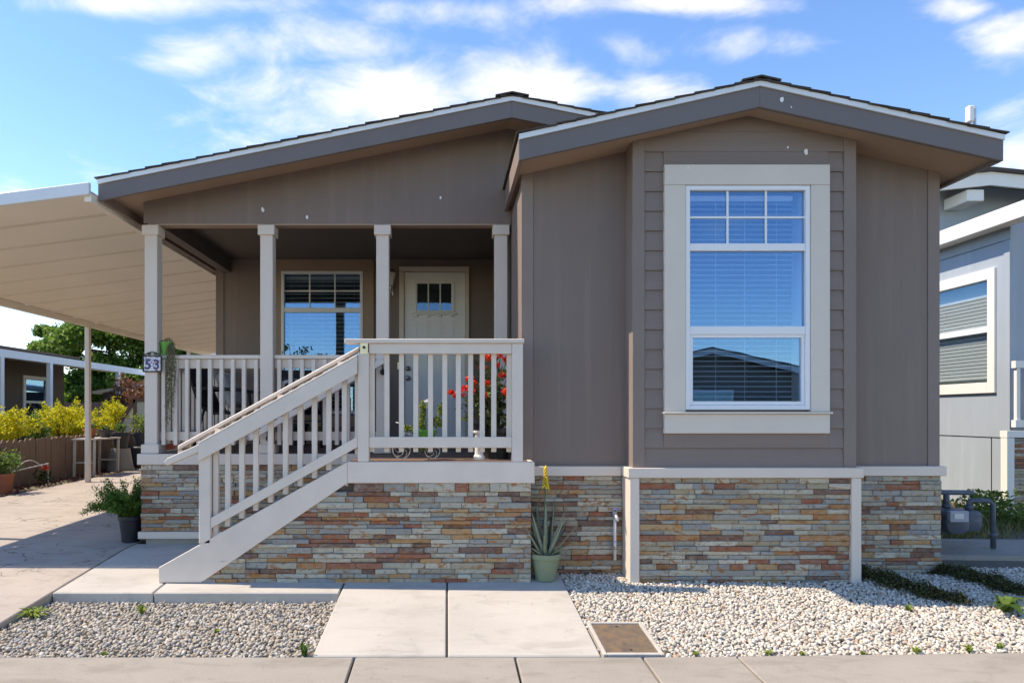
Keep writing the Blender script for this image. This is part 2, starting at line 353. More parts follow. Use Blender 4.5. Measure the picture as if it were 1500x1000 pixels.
def curbY(x): return 3.81 + max(0, x - 1.2) * .035
gut = struct(MB().box(-30, 30, 2.99, 3.80, -.36, -.19).build('gutter_strip', M_gutter))
jx = [-9, -6.2, -3.3, -.516, .38, 1.09, 1.62, 4.4, 7.2, 10]
for a, b in zip(jx[:-1], jx[1:]):
    MB().slab([(a + .006, 2.995), (b - .006, 2.995), (b - .006, curbY(b)), (a + .006, curbY(a))], lambda x, y: gz_(min(y, 3.81)), .12).build('slab', M_gutter, gut, bev=.006)
walk = struct(MB().slab([(-.74, 3.84), (.85, 3.84), (.85, 5.3), (-.74, 5.3)], lambda x, y: gz_(y) - .02, .1).build('walkway', M_soil))
def slabs(parent, rects, m, bev=.007, off=0.0, th=.1):
    for x0, x1, y0, y1 in rects:
        yy = [y0] + [k for k in (5.9, 12) if y0 < k < y1] + [y1]
        mb = MB()
        P = [(x, y, gz_(y) + off - t) for t in (th, 0) for y in yy for x in (x0, x1)]; n = len(yy); f = []
        for j in range(n - 1):
            a = 2 * j; f += [(a, a + 2, a + 3, a + 1)]; b = 2 * n + 2 * j; f += [(b, b + 1, b + 3, b + 2)]
            f += [(a, b, b + 2, a + 2), (a + 1, a + 3, b + 3, b + 1)]
        f += [(0, 1, 2 * n + 1, 2 * n), (2 * n - 2, 4 * n - 2, 4 * n - 1, 2 * n - 1)]
        mb.add(P, f).build('slab', m, parent, bev=bev)
slabs(walk, [(-.755, -.006, 3.825, 5.30), (.006, .862, 3.825, 5.30)], M_conc)
pad = struct(MB().slab([(-2.78, 4.86), (-.77, 4.86), (-.77, 6.1), (-2.78, 6.1)], lambda x, y: gz_(y) - .02, .1).build('side_path', M_soil))
slabs(pad, [(-2.795, -2.087, 4.835, 5.46), (-2.077, -.768, 4.835, 5.46), (-2.795, -.768, 5.472, 6.14)], M_conc, th=.14)
drv = struct(MB().slab([(-6.0, 3.85), (-2.83, 3.85), (-2.83, 5.9), (-2.83, 12), (-2.83, 19), (-6.0, 19), (-6.0, 12), (-6.0, 5.9)], lambda x, y: gz_(y) - .03, .08).build('driveway', M_soil))
slabs(drv, [(-6.0, -2.808, 3.825, 8.42), (-6.0, -2.808, 8.435, 10.86), (-6.0, -2.808, 10.875, 19)], M_drive, th=.15)
# gravel beds
def bed(name, poly, zf): return struct(MB().slab(poly, zf, .1).build(name, M_soil))
zl = lambda x, y: -.135 + .03 * (y - 3.83)
bed('gravel_bed_soil', [(-2.80, 3.82), (-.76, 3.82), (-.76, 4.83), (-2.80, 4.83)], zl)
zr = lambda x, y: gz_(y) - .028
bed('side_yard_soil', [(.87, 3.82), (9, 4.08), (9, 5.9), (.87, 5.9)], zr)
bed('side_yard_soil_rear', [(3.9, 5.905), (9, 5.905), (9, 12), (3.9, 12)], lambda x, y: gz_(y) - .03)
def pebbles(name, label, x0, x1, y0, y1, zf, sp, size, m, keep, layers=((0, 1), (.5, .6))):
    # unit pebble: subdivided octahedron, 18 verts / 32 tris
    o = np.array([(1, 0, 0), (-1, 0, 0), (0, 1, 0), (0, -1, 0), (0, 0, 1), (0, 0, -1)], float)
    T = [(0, 2, 4), (2, 1, 4), (1, 3, 4), (3, 0, 4), (2, 0, 5), (1, 2, 5), (3, 1, 5), (0, 3, 5)]
    vs_ = [tuple(p) for p in o]; idx = {}; F = []
    def mid(a, b):
        k = (min(a, b), max(a, b))
        if k not in idx:
            p = (o[a] + o[b]); p /= np.linalg.norm(p); idx[k] = len(vs_); vs_.append(tuple(p))
        return idx[k]
    for a, b, c in T:
        ab, bc, ca = mid(a, b), mid(b, c), mid(c, a); F += [(a, ab, ca), (ab, b, bc), (ca, bc, c), (ab, bc, ca)]
    U = np.array(vs_); F = np.array(F); P = []
    for lay, frac in layers:
        X, Y = np.meshgrid(np.arange(x0, x1, sp), np.arange(y0, y1, sp)); X = X.ravel() + sp * lay; Y = Y.ravel() + sp * lay
        X += rng.uniform(-.45, .45, len(X)) * sp; Y += rng.uniform(-.45, .45, len(Y)) * sp
        k = (rng.random(len(X)) < frac) & np.array([x0 <= a <= x1 and y0 <= b <= y1 and keep(a, b) for a, b in zip(X, Y)])
        X, Y = X[k], Y[k]; Z = np.array([zf(a, b) for a, b in zip(X, Y)]) + lay * size * .7 + rng.uniform(-.1, .25, len(X)) * size
        P.append(np.stack([X, Y, Z], 1))
    P = np.concatenate(P); n = len(P)
    S = size * rng.uniform(.55, 1.05, (n, 1)) * np.stack([rng.uniform(.8, 1.25, n), rng.uniform(.6, 1, n), rng.uniform(.4, .75, n)], 1) * .62
    q = rng.normal(size=(n, 4)); q[:, 1:3] *= .45; q /= np.linalg.norm(q, axis=1)[:, None]; w, x, y, z = q.T
    Rm = np.stack([1 - 2 * (y * y + z * z), 2 * (x * y - z * w), 2 * (x * z + y * w), 2 * (x * y + z * w), 1 - 2 * (x * x + z * z), 2 * (y * z - x * w),
                   2 * (x * z - y * w), 2 * (y * z + x * w), 1 - 2 * (x * x + y * y)], 1).reshape(n, 3, 3)
    J = U[None] * (1 + rng.uniform(-.13, .13, (n, len(U), 1)))
    VV = np.einsum('nij,nkj->nki', Rm, J * S[:, None, :]) + P[:, None, :]
    FF = F[None] + (np.arange(n) * len(U))[:, None, None]
    ob = npmesh(name, VV.reshape(-1, 3), FF.reshape(-1, 3), m, None, True, 'stuff'); return tag(ob, label, 'gravel')
M_pebL = mat('mixed_river_pebbles', (0, 0, 0), .75, fn=f_island([(0, (.30, .22, .15)), (.25, (.50, .44, .35)), (.45, (.24, .235, .22)), (.6, (.56, .52, .45)), (.78, (.36, .30, .22)), (.9, (.62, .58, .51)), (1, (.28, .28, .28))]))
M_pebR = mat('white_pebbles', (0, 0, 0), .75, fn=f_island([(0, (.56, .51, .43)), (.25, (.68, .63, .55)), (.42, (.44, .40, .34)), (.55, (.72, .68, .61)), (.70, (.50, .44, .36)), (.82, (.62, .52, .39)), (.92, (.30, .28, .25)), (1, (.48, .29, .18))]))
pebbles('gravel', 'mixed grey and tan river pebbles filling the small bed beside the driveway', -2.80, -.765, 3.825, 4.83, zl, .025, .029, M_pebL, lambda a, b: True, ((0, 1), (.5, .8)))
lid = (.875, 1.225, 3.83, 4.31)
def keepR(a, b):
    if lid[0] < a < lid[1] and b < lid[3]: return False
    if b < curbY(a) + .01: return False
    if a > 4.05 and 5.45 < b: return False
    if b > 5.30 and a < 3.82: return False
    if 1.40 < a < 3.05 and b > 5.10: return False
    if a > 3.3 and b > 5.62: return False
    return a < 5.2
pebbles('gravel', 'white and cream pebbles covering the yard under the large front window', .87, 5.2, 3.82, 5.75, zr, .0235, .027, M_pebR, keepR, ((0, 1), (.5, .85)))

# utility cover
uc = thing('utility_cover', 'rusty brown steel utility box lid set in a concrete rim beside the walkway', 'utility cover', ((lid[0] + lid[1]) / 2, 4.07, gz_(4.07)))
def sl4(x0, x1, y0, y1, off, th): return MB().slab([(x0, y0), (x1, y0), (x1, y1), (x0, y1)], lambda x, y: gz_(y) + off, th)
for r in ((.878, .90, 3.832, 4.30), (1.20, 1.222, 3.832, 4.30), (.902, 1.198, 3.832, 3.857), (.902, 1.198, 4.277, 4.30)): sl4(*r, .006, .08).build('rim', M_conc, uc, bev=.003)
def f_rust(q, b, oc, nt):
    n = q.noise(oc, 14, 6, .7); n2 = q.noise(oc, 60, 3, .7)
    c = q.ramp(n, [(.3, (.10, .085, .07)), (.5, (.20, .145, .10)), (.62, (.27, .17, .09)), (.75, (.16, .125, .10))]); c = q.mixc(q.m('MULTIPLY', n2, .4), c, (.06, .05, .045, 1))
    nt.links.new(c, b.inputs['Base Color']); bp = nt.nodes.new('ShaderNodeBump'); bp.inputs['Strength'].default_value = .6; bp.inputs['Distance'].default_value = .003
    nt.links.new(n2, bp.inputs['Height']); nt.links.new(bp.outputs[0], b.inputs['Normal'])
M_rust = mat('rusty_steel', (0, 0, 0), .7, fn=f_rust, metal=.2)
sl4(.904, 1.196, 3.861, 4.273, .000, .05).build('lid', M_rust, uc, bev=.003)
for yy in (3.90, 4.235): MB().cyl((1.05, yy, gz_(yy) - .005), (1.05, yy, gz_(yy) + .003), .008, n=8).build('bolt', M_black, uc)

# ------------------------------------------------------------------ house
YW, YB, YR, YP, YF, YG = 5.32, 5.12, 8.30, 6.15, 5.75, 4.92
def roofM(x): return 3.925 - .201 * abs(x - .546)
def roofG(x): return 3.65 - .222 * abs(x - 2.253)
EL, ER = -2.94, 4.03; GL, GR = .517, 4.008
house = thing('house', 'single storey taupe manufactured house with two low gables and stone skirting', 'house', (.6, 8, 0))
def sect(poly, y0, y1, name='wall', m=None, bev=0): return MB().prism_y(poly, y0, y1).build(name, m or M_wall, house, bev=bev)
# right section front wall (two pieces beside the bay), soffit height = roofG-.165
so_ = lambda x: roofG(x) - .16
sect([(.672, .842), (1.44, .842), (1.44, so_(1.44)), (.672, so_(.672))], YW, YW + .09)
sect([(3.02, .842), (3.742, .842), (3.742, so_(3.742)), (3.02, so_(3.02))], YW, YW + .09)
# corner boards
sect([(.58, .842), (.67, .842), (.67, so_(.67)), (.58, so_(.58))], YW - .006, YW + .09, 'corner_board', M_corner)
sect([(3.744, .842), (3.834, .842), (3.834, so_(3.834)), (3.744, so_(3.744))], YW - .006, YW + .09, 'corner_board', M_corner)
# bay carcass: backing around the window opening, sides, corner boards, lap boards
BX0, BX1 = 1.393, 3.062; WX0, WX1, WZ0, WZ1 = 1.782, 2.714, 1.276, 2.95
for p in ([(BX0, .842), (WX0, .842), (WX0, so_(WX0)), (BX0, so_(BX0))], [(WX1, .842), (BX1, .842), (BX1, so_(BX1)), (WX1, so_(WX1))],
          [(WX0, .842), (WX1, .842), (WX1, WZ0), (WX0, WZ0)], [(WX0, WZ1), (WX1, WZ1), (WX1, so_(WX1)), (2.253, so_(2.253)), (WX0, so_(WX0))]):
    sect(p, YB + .022, YB + .21, 'bay_wall', M_corner)
for x0, x1 in ((BX0 - .004, BX0 + .088), (BX1 - .088, BX1 + .004)):
    sect([(x0, .842), (x1, .842), (x1, so_(x1)), (x0, so_(x0))], YB - .006, YB + .20, 'corner_board', M_corner, .003)
z = .842
TX0, TX1, TZ0, TZ1 = 1.623, 2.857, 1.10, 3.104
def lap(x0, x1, z0, z1):
    if z1 - z0 < .012: return
    MB().prism_x([(YB + .0215, z0), (YB + .0215, z1), (YB + .010, z1), (YB - .002, z0 + .004), (YB - .002, z0)], x0, x1).build('siding_board', M_lap, house)
while z < 3.50:
    z1 = z + .1465
    segs = [(BX0 + .09, BX1 - .09)]
    if z1 > TZ0 and z < TZ1: segs = [(BX0 + .09, TX0 - .001), (TX1 + .001, BX1 - .09)]
    if z < TZ1 < z1: B(TX0, TX1, YB - .001, YB + .0205, TZ1 + .001, z1).build('siding_board', M_lap, house)
    if z < TZ0 < z1: B(TX0, TX1, YB - .002, YB + .0205, z, TZ0 - .001).build('siding_board', M_lap, house)
    for a, b in segs:
        if z1 < so_(a): lap(a, b, z, min(z1, 9))
        else:
            hw = (so_(2.253) - z) / .222
            if hw > .05:
                a2, b2 = max(a, 2.253 - hw), min(b, 2.253 + hw); zt = lambda x: min(z1, so_(x))
                xs_ = sorted(set([a2, b2, 2.253] + [x for x in (2.253 - (so_(2.253) - z1) / .222, 2.253 + (so_(2.253) - z1) / .222) if a2 < x < b2 and z1 < so_(2.253)]))
                sect([(a2, z), (b2, z)] + [(x, zt(x)) for x in reversed(xs_)], YB - .001, YB + .021, 'siding_board', M_lap)
    z = z1 + .0015
# band and skirt
for x0, x1, y in ((.585, BX0 - .045, YW), (BX1 + .045, 3.87, YW)): B(x0, x1, y - .035, y + .09, .765, .840).build('skirt_band', M_trim, house, bev=.004)
B(BX0 - .043, BX1 + .043, YB - .035, YB + .2, .768, .843).build('skirt_band', M_trim, house, bev=.004)
for x0, x1 in ((BX0 - .03, BX0 + .042), (BX1 - .042, BX1 + .03)):
    B(x0, x1, YB - .028, YB + .21, -.08, .7665).build('skirt_post', M_trim, house, bev=.004)
# side and back walls
MB().prism_x([(YW + .091, .0), (YR, .0), (YR, 3.05), (YW + .091, 3.05)], .58, .67).build('wall', M_wally, house)
B(3.744, 3.834, YW + .091, 18, -.05, 3.03).build('wall', M_wally, house)
B(-2.80, -2.71, YR + .10, 18, .0, 3.10).build('wall', M_wally, house)
B(-2.80, 3.834, 18, 18.1, 0, 3.08).build('wall', M_wall, house)
B(-2.70, .58, YR + .2, 17.99, .80, .84).build('floor_panel', M_int, house); B(.671, 3.743, YW + .1, 17.99, .801, .841).build('floor_panel', M_int, house)
B(-2.70, 3.74, YR + .12, 17.98, 3.06, 3.09).build('ceiling_panel', M_int, house); B(.672, 3.74, YW + .1, YR + .11, 3.02, 3.04).build('ceiling_panel', M_int, house)
B(.70, 3.72, 8.45, 8.5, .85, 3.01).build('inner_wall', M_int, house); B(-2.69, .66, 11.5, 11.55, .85, 3.05).build('inner_wall', M_int, house)
# stones backing on house skirt
for x0, x1, y in ((.58, BX0 + .0, YW), (BX1, 3.834, YW), (BX0 + .043, BX1 - .043, YB)): B(x0, x1, y + .012, y + .09, -.1, .764).build('skirt_backing', M_mortar, house)

def stone_mesh(L, H, k):
    c = .0022; mb = MB(); x, z = L / 2, H / 2; j = lambda s=.003: random.uniform(-s, s)
    f = [(-x + c, 0 + j(), -z + c), (x - c, 0 + j(), -z + c), (x - c, j(), z - c), (-x + c, j(), z - c)]
    m_ = [(0, -.003 + j(), j(.004))]
    r = [(-x, .007, -z), (x, .007, -z), (x, .007, z), (-x, .007, z)]; bk = [(a, .05, b) for a, _, b in r]
    mb.add(f + m_ + r + bk, [(0, 1, 4), (1, 2, 4), (2, 3, 4), (3, 0, 4)] + [(i, i + 5 if False else 5 + i, 5 + (i + 1) % 4, (i + 1) % 4) for i in range(4)] + [(5 + i, 9 + i, 9 + (i + 1) % 4, 5 + (i + 1) % 4) for i in range(4)])
    me = mb.mesh('stone'); me.materials.append(M_stone); return me
SM = {}
def stones(parent, x0, x1, z0, z1, yf, keep=None, seed=0):
    rn = random.Random(seed); base = wloc(parent); zc = z0; n = 0
    while zc < z1 - .012:
        H = rn.choice((.028, .034, .038, .045)); 
        if zc + H > z1 or z1 - zc - H < .02: H = z1 - zc
        xc = x0 - rn.uniform(0, .0)
        while xc < x1 - .005:
            L = rn.choice((.10, .13, .16, .16, .19, .22, .27, .32))
            if x1 - xc - L < .05: L = x1 - xc
            Hq, Lq = round(H, 3), round(L, 3)
            if keep is None or keep(xc, xc + L, zc, zc + H):
                hk = min((.028, .034, .038, .045), key=lambda h: abs(h - H)); lk = min((.10, .13, .16, .19, .22, .27, .32), key=lambda h: abs(h - L))
                kk = (hk, lk, rn.randrange(2))
                if kk not in SM: SM[kk] = stone_mesh(lk, hk, 0)
                o = bpy.data.objects.new('stone', SM[kk]); COL.objects.link(o); o.parent = parent
                o.scale = ((L - .0015) / lk, 1, (H - .0015) / hk)
                o.location = Vector((xc + L / 2, yf - rn.uniform(0, 1) ** 2 * .022 + .002, zc + H / 2)) - base; n += 1
            xc += L
        zc += H
    return n
sk = B(.70, 1.35, YW + .0921, YW + .10, .0, .7).build('stone_skirt', M_mortar, house)
n1_ = stones(sk, .585, BX0 - .032, gz_(YW) - .02, .763, YW - .005, seed=1)
n2_ = stones(sk, BX0 + .044, BX1 - .044, gz_(YB) - .03, .766, YB + .0, seed=2)
n3_ = stones(sk, BX1 + .032, 3.845, gz_(YW) - .02, .763, YW - .005, seed=3)

# big front window
def window(root, X0, X1, Z0, Z1, y, rails, grid_top=None, lead=.045, glass=None, deep=.07):
    """rails: list of (z_lo,z_hi) horizontal members between bottom and top"""
    win = MB(); 
    for a in ((X0, X0 + lead * .75, Z0, Z1), (X1 - lead * .75, X1, Z0, Z1)): win.box(a[0], a[1], y, y + deep, a[2], a[3])
    win.box(X0 + lead * .751, X1 - lead * .751, y, y + deep, Z0, Z0 + lead * .75); win.box(X0 + lead * .751, X1 - lead * .751, y, y + deep, Z1 - lead * .75, Z1)
    w = win.build('window', M_white, root, bev=.003)
    for a, b in rails: B(X0 + lead * .752, X1 - lead * .752, y + .006, y + deep - .004, a, b).build('rail', M_white, w, bev=.003)
    zs = [Z0 + lead * .75] + [t for r in rails for t in r] + [Z1 - lead * .75]
    for i in range(0, len(zs), 2):
        B(X0 + lead * .752, X1 - lead * .752, y + .030, y + .036, zs[i], zs[i + 1]).build('pane', glass or M_glass, w)
    if grid_top:
        nc, nr = grid_top; a, b = zs[-2], zs[-1]; xa, xb = X0 + lead * .752, X1 - lead * .752
        for i in range(1, nc): x = xa + (xb - xa) * i / nc; B(x - .008, x + .008, y + .022, y + .0295, a, b).build('muntin', M_white, w)
        for i in range(1, nr): zz = a + (b - a) * i / nr; B(xa, xb, y + .0215, y + .0292, zz - .008, zz + .008).build('muntin', M_white, w)
    return w
w1 = window(house, WX0, WX1, WZ0, WZ1, YB - .020, [(1.839, 1.900), (2.464, 2.520)], (3, 2), .045)
# inner sash of the lowest light
for a in ((WX0 + .036, WX0 + .058, 1.312, 1.838), (WX1 - .058, WX1 - .036, 1.312, 1.838)): B(a[0], a[1], YB - .006, YB + .028, a[2], a[3]).build('sash', M_white, w1)
for a in ((1.312, 1.338), (1.815, 1.838)): B(WX0 + .059, WX1 - .059, YB - .006, YB + .028, *a).build('sash', M_white, w1)
for nm, a in (('window_trim', (TX0, TX1, 2.953, TZ1)), ('window_trim', (TX0, WX0 - .003, 1.262, 2.9515)), ('window_trim', (WX1 + .003, TX1, 1.262, 2.9515)), ('window_trim', (TX0, TX1, TZ0, 1.243))):
    B(a[0], a[1], YB - .028, YB + .02, a[2], a[3]).build(nm, M_trim2, house, bev=.003)
B(TX0 - .012, TX1 + .012, YB - .05, YB + .02, 1.2445, 1.2605).build('window_sill', M_trim2, house, bev=.003)
def blinds(label, X0, X1, Z0, Z1, y, pitch, wd, tilt, cords):
    t = thing('window_blind', label, 'blind', ((X0 + X1) / 2, y, Z1))
    B(X0, X1, y - .02, y + .025, Z1 - .04, Z1).build('head_rail', M_blind, t)
    me = None; zz = Z1 - .06; ca, sa = math.cos(tilt), math.sin(tilt)
    base = wloc(t)
    while zz > Z0 + .02:
        if me is None:
            h = wd / 2; me = MB().add([(X0 - base.x, -h * ca, -h * sa), (X1 - base.x, -h * ca, -h * sa), (X1 - base.x, 0, .003), (X0 - base.x, 0, .003), (X1 - base.x, h * ca, h * sa), (X0 - base.x, h * ca, h * sa)] +
                               [(X0 - base.x, -h * ca, -h * sa - .0028), (X1 - base.x, -h * ca, -h * sa - .0028), (X1 - base.x, h * ca, h * sa - .0028), (X0 - base.x, h * ca, h * sa - .0028)],
                               [(0, 1, 2, 3), (3, 2, 4, 5), (0, 6, 7, 1), (6, 9, 8, 7), (5, 4, 8, 9)]).mesh('slat'); me.materials.append(M_blind)
        o = bpy.data.objects.new('slat', me); COL.objects.link(o); o.parent = t; o.location = (0, 0, zz - base.z); zz -= pitch
    B(X0, X1, y - .02, y + .02, Z0, Z0 + .018).build('bottom_rail', M_blind, t)
    for c in cords: MB().cyl((c, y - wd / 2 - .002, Z0 + .01), (c, y - wd / 2 - .002, Z1 - .03), .0018, n=5).build('cord', M_blind, t)
    return t
blinds('white venetian blind hanging behind the tall front window', WX0 + .04, WX1 - .09, WZ0 + .05, WZ1 - .05, YB + .085, .0385, .034, .02, (1.83, 2.04, 2.26, 2.50))
# curtain wall of room side: pale reveal at right of the window
B(WX1 - .03, WX1 - .001, YB + .055, YB + .2, WZ0, WZ1).build('window_reveal', M_white, house); B(WX0 + .001, WX0 + .03, YB + .055, YB + .2, WZ0, WZ1).build('window_reveal', M_white, house)

# roofs
def sloped(xa, xb, rf, y0, y1, top, bot):      # slab following rf between xa..xb
    return MB().prism_y([(xa, rf(xa) - bot), (xb, rf(xb) - bot), (xb, rf(xb) - top), (xa, rf(xa) - top)], y0, y1)
def roof(rf, xl, xr, xm, yf, yb, soff, fasc, ebL, ebR, xRcut=None, yl=None, yr=None):
    r = sloped(xl + .002, xm, rf, yf + .012, yb, .018, .045).build('roof', M_soffit, house)
    sloped(xm, xr - .002, rf, yf + .012, yb, .018, .045).build('roof_deck', M_soffit, r)
    for a, b in ((xl, xm), (xm, xr)):
        sloped(a, b, rf, yf - .002, yf + .03, .032, fasc).build('fascia', M_fascia, r, bev=.002)
        sloped(a, b, rf, yf - .016, yf - .0025, .010, .048).build('drip_edge', M_metalwhite, r)
        sloped(a + .031, b, rf, yf + .031, yb, soff - .0, soff + .012).build('soffit', M_soffit, r) if a == xl else sloped(a, b - .031, rf, yf + .031, yb, soff, soff + .012).build('soffit', M_soffit, r)
    for x, s in ((xl, 1), (xr, -1)):
        e = (ebL if s > 0 else ebR)
        B(min(x, x + s * .03), max(x, x + s * .03), yf + .031, e, rf(x) - fasc, rf(x) - .03).build('fascia', M_fascia if s < 0 else M_corner, r)
    # shingle courses
    for a, b in ((xl - .02, xm), (xr + .02, xm)):
        s = 1 if b > a else -1; n = int(abs(b - a) / .142); k = (rf(xm) - rf(xm - 1))
        for i in range(n + 1):
            x0 = a + s * i * .142; x1 = x0 + s * .29
            if s * (x1 - b) > 0: x1 = b
            if abs(x1 - x0) < .03: continue
            z0, z1 = rf(x0), rf(x1); jt = random.uniform(-.012, .004)
            p = [(x0, z0 + .001), (x1, z1 - .013), (x1, z1 - .008), (x0, z0 + .009)]
            MB().prism_y(p if s > 0 else p[::-1], yf - .024 + jt, yb + .02).build('shingle_course', M_shingle, r)
    for i in range(int((yb - yf) / .2)):      # ridge caps
        if i > 14: break
        y0 = yf - .035 + i * .2
        MB().prism_y([(xm - .14, rf(xm - .14) + .010), (xm, rf(xm) + .010), (xm + .14, rf(xm + .14) + .010), (xm + .14, rf(xm + .14) + .022), (xm, rf(xm) + .022), (xm - .14, rf(xm - .14) + .022)], y0, y0 + .26 - .0005 * i).build('ridge_cap', M_shingle, r)
    return r
rM = roof(roofM, EL, ER, .546, YF, 18.4, .10, .185, 18.4, 18.4)
rG = roof(roofG, GL, GR, 2.253, YG, 6.14, .16, .195, 6.14, 6.14)
sloped(.70, 2.253, roofG, 6.141, 8.2, .0, .05).build('roof_valley', M_shingle, rG); sloped(2.253, GR, roofG, 6.141, 8.2, .0, .05).build('roof_valley', M_shingle, rG)
# porch header wall and gable wall
sm = lambda x: roofM(x) - .113
sect([(-2.735, 2.96), (.575, 2.96), (.575, sm(.575)), (.546, sm(.546)), (-2.735, sm(-2.735))], YP, YP + .11, 'header_wall')
sect([(.576, 3.05), (3.83, 3.05), (3.83, sm(3.83)), (.576, sm(.576))], YP, YP + .11, 'gable_wall')
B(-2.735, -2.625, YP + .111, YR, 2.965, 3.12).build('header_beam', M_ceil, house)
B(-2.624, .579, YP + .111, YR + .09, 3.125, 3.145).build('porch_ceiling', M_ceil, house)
B(-2.70, .57, YP + .003, YP + .109, 2.945, 2.9595).build('header_trim', M_soffit, house)
# paint flecks on the gables
def fleck(x, y, z, s):
    a = [random.uniform(.5, 1) for _ in range(7)]
    MB().prism_y([(x + s * a[i] * math.cos(i * .9) * 1.1, z + s * a[i] * math.sin(i * .9) * 1.7) for i in range(7)], y - .0012, y + .001).build('paint_fleck', M_white, house)
for px, py, yy, s in ((1146, 146, YG - .003, .016), (1159, 157, YG - .003, .006), (1154, 216, YB - .003, .010), (1181, 222, YB - .003, .019), (1008, 246, YB - .029, .006), (385, 307, YP - .001, .016), (450, 318, YP - .001, .013), (645, 290, YP - .001, .012)):
    fleck((px - 655) * yy / 1000, yy, 1.24 + (607 - py) * yy / 1000, s)
# rear porch wall with window and door openings
dX0, dX1, dZ1 = -.581, .266, 3.033; vX0, vX1, vZ0, vZ1 = -2.013, -1.021, 1.25, 2.979
for a in ((-2.80, vX0, .8, 3.124), (vX0, vX1, .8, vZ0), (vX0, vX1, vZ1, 3.124), (vX1, dX0, .8, 3.124), (dX0, dX1, dZ1, 3.124), (dX1, .579, .8, 3.124)):
    B(a[0], a[1], YR, YR + .09, a[2], a[3]).build('wall', M_wall, house)
B(-2.808, -2.715, YR - .012, YR - .0005, .89, 3.12).build('corner_board', M_corner, house)
for a in ((-2.16, -.89, 2.982, 3.123), (-2.16, vX0 - .002, 1.23, 2.981), (vX1 + .002, -.89, 1.23, 2.981), (-2.16, -.89, 1.09, 1.229)):
    B(a[0], a[1], YR - .025, YR - .001, a[2], a[3]).build('window_trim', M_soffit, house, bev=.003)
w2 = window(house, vX0, vX1, vZ0, vZ1, YR - .03, [(2.478, 2.535)], (3, 2), .048)
blinds('white venetian blind hanging behind the porch window', vX0 + .04, vX1 - .04, vZ0 + .05, vZ1 - .05, YR + .07, .05, .042, .5, (-1.9, -1.52, -1.13))
# door
dr = B(-.519, .216, YR - .0, YR + .045, .905, 2.966).build('door', M_door, house, bev=.002)
for a in ((dX0, -.522, .89, 2.97), (.219, dX1, .89, 2.97), (dX0, dX1, 2.971, dZ1)): B(a[0], a[1], YR - .035, YR + .06, a[2], a[3]).build('door_frame', M_trim2, house, bev=.004)
for a in ((-.40, -.372, 2.48, 2.86), (.062, .09, 2.48, 2.86), (-.371, .061, 2.832, 2.86), (-.371, .061, 2.48, 2.502)): B(a[0], a[1], YR - .018, YR - .0005, a[2], a[3]).build('lite_frame', M_door, dr, bev=.002)
for i in range(3):
    x0 = -.368 + i * .1437
    B(x0 + .004, x0 + .132, YR - .006, YR - .001, 2.505, 2.83).build('lite_pane', M_glassd, dr)
    B(x0 + .006, x0 + .130, YR - .0008, YR - .0003, 2.506, 2.829).build('lite_dark_backing', M_black, dr)  # black sheet stands in for the dark interior behind the glass
    if i: B(x0 - .010, x0 + .002, YR - .016, YR - .0004, 2.503, 2.831).build('muntin', M_door, dr)
B(-.42, .11, YR - .035, YR - .0005, 2.452, 2.474).build('shelf', M_door, dr, bev=.003)
for x in (-.38, -.235, -.09, .055): B(x - .022, x + .022, YR - .028, YR - .0006, 2.425, 2.4515).build('dentil', M_door, dr, bev=.003)
for i in range(3):
    x0 = -.385 + i * .158
    for a in ((x0, x0 + .008, 1.05, 2.36), (x0 + .132, x0 + .14, 1.05, 2.36), (x0 + .009, x0 + .131, 2.352, 2.36), (x0 + .009, x0 + .131, 1.05, 1.058)): B(a[0], a[1], YR - .006, YR - .0005, a[2], a[3]).build('panel_moulding', M_door, dr)
MB().cyl((-.477, YR - .03, 1.80), (-.477, YR - .0005, 1.80), .030, n=16).ball((-.477, YR - .03, 1.80), .018).build('deadbolt', M_chrome, dr, smooth=True)
MB().cyl((-.477, YR - .012, 1.683), (-.477, YR - .0005, 1.683), .032, n=16).ball((-.477, YR - .055, 1.683), .028).cyl((-.477, YR - .05, 1.683), (-.477, YR - .01, 1.683), .012).build('door_knob', M_chrome, dr, smooth=True)
B(-.60, -.575, YR - .05, YR - .036, 1.79, 1.87).build('doorbell', M_brass, house)
# wall lantern
lx, lz = -.68, 2.84; ly = YR - .13
ln = B(lx - .03, lx + .03, YR - .02, YR - .001, 2.68, 2.86).build('wall_lantern', M_chrome, house, bev=.004)
MB().tube([(lx, YR - .02, 2.70), (lx, YR - .08, 2.68), (lx, ly, 2.73)], .009).lathe([(.012, 2.72), (.04, 2.76), (.03, 2.775)], (lx, ly, 0), 10).build('arm', M_chrome, ln, smooth=True)
MB().lathe([(.035, 2.776), (.065, 2.93), (.062, 2.935), (.032, 2.78)], (lx, ly, 0), 8).build('lantern_glass', mat('frosted_glass', (.7, .68, .62), .25), ln)
MB().lathe([(.075, 2.936), (.05, 2.965), (.012, 2.985), (.006, 3.01)], (lx, ly, 0), 8).build('lantern_cap', M_chrome, ln)
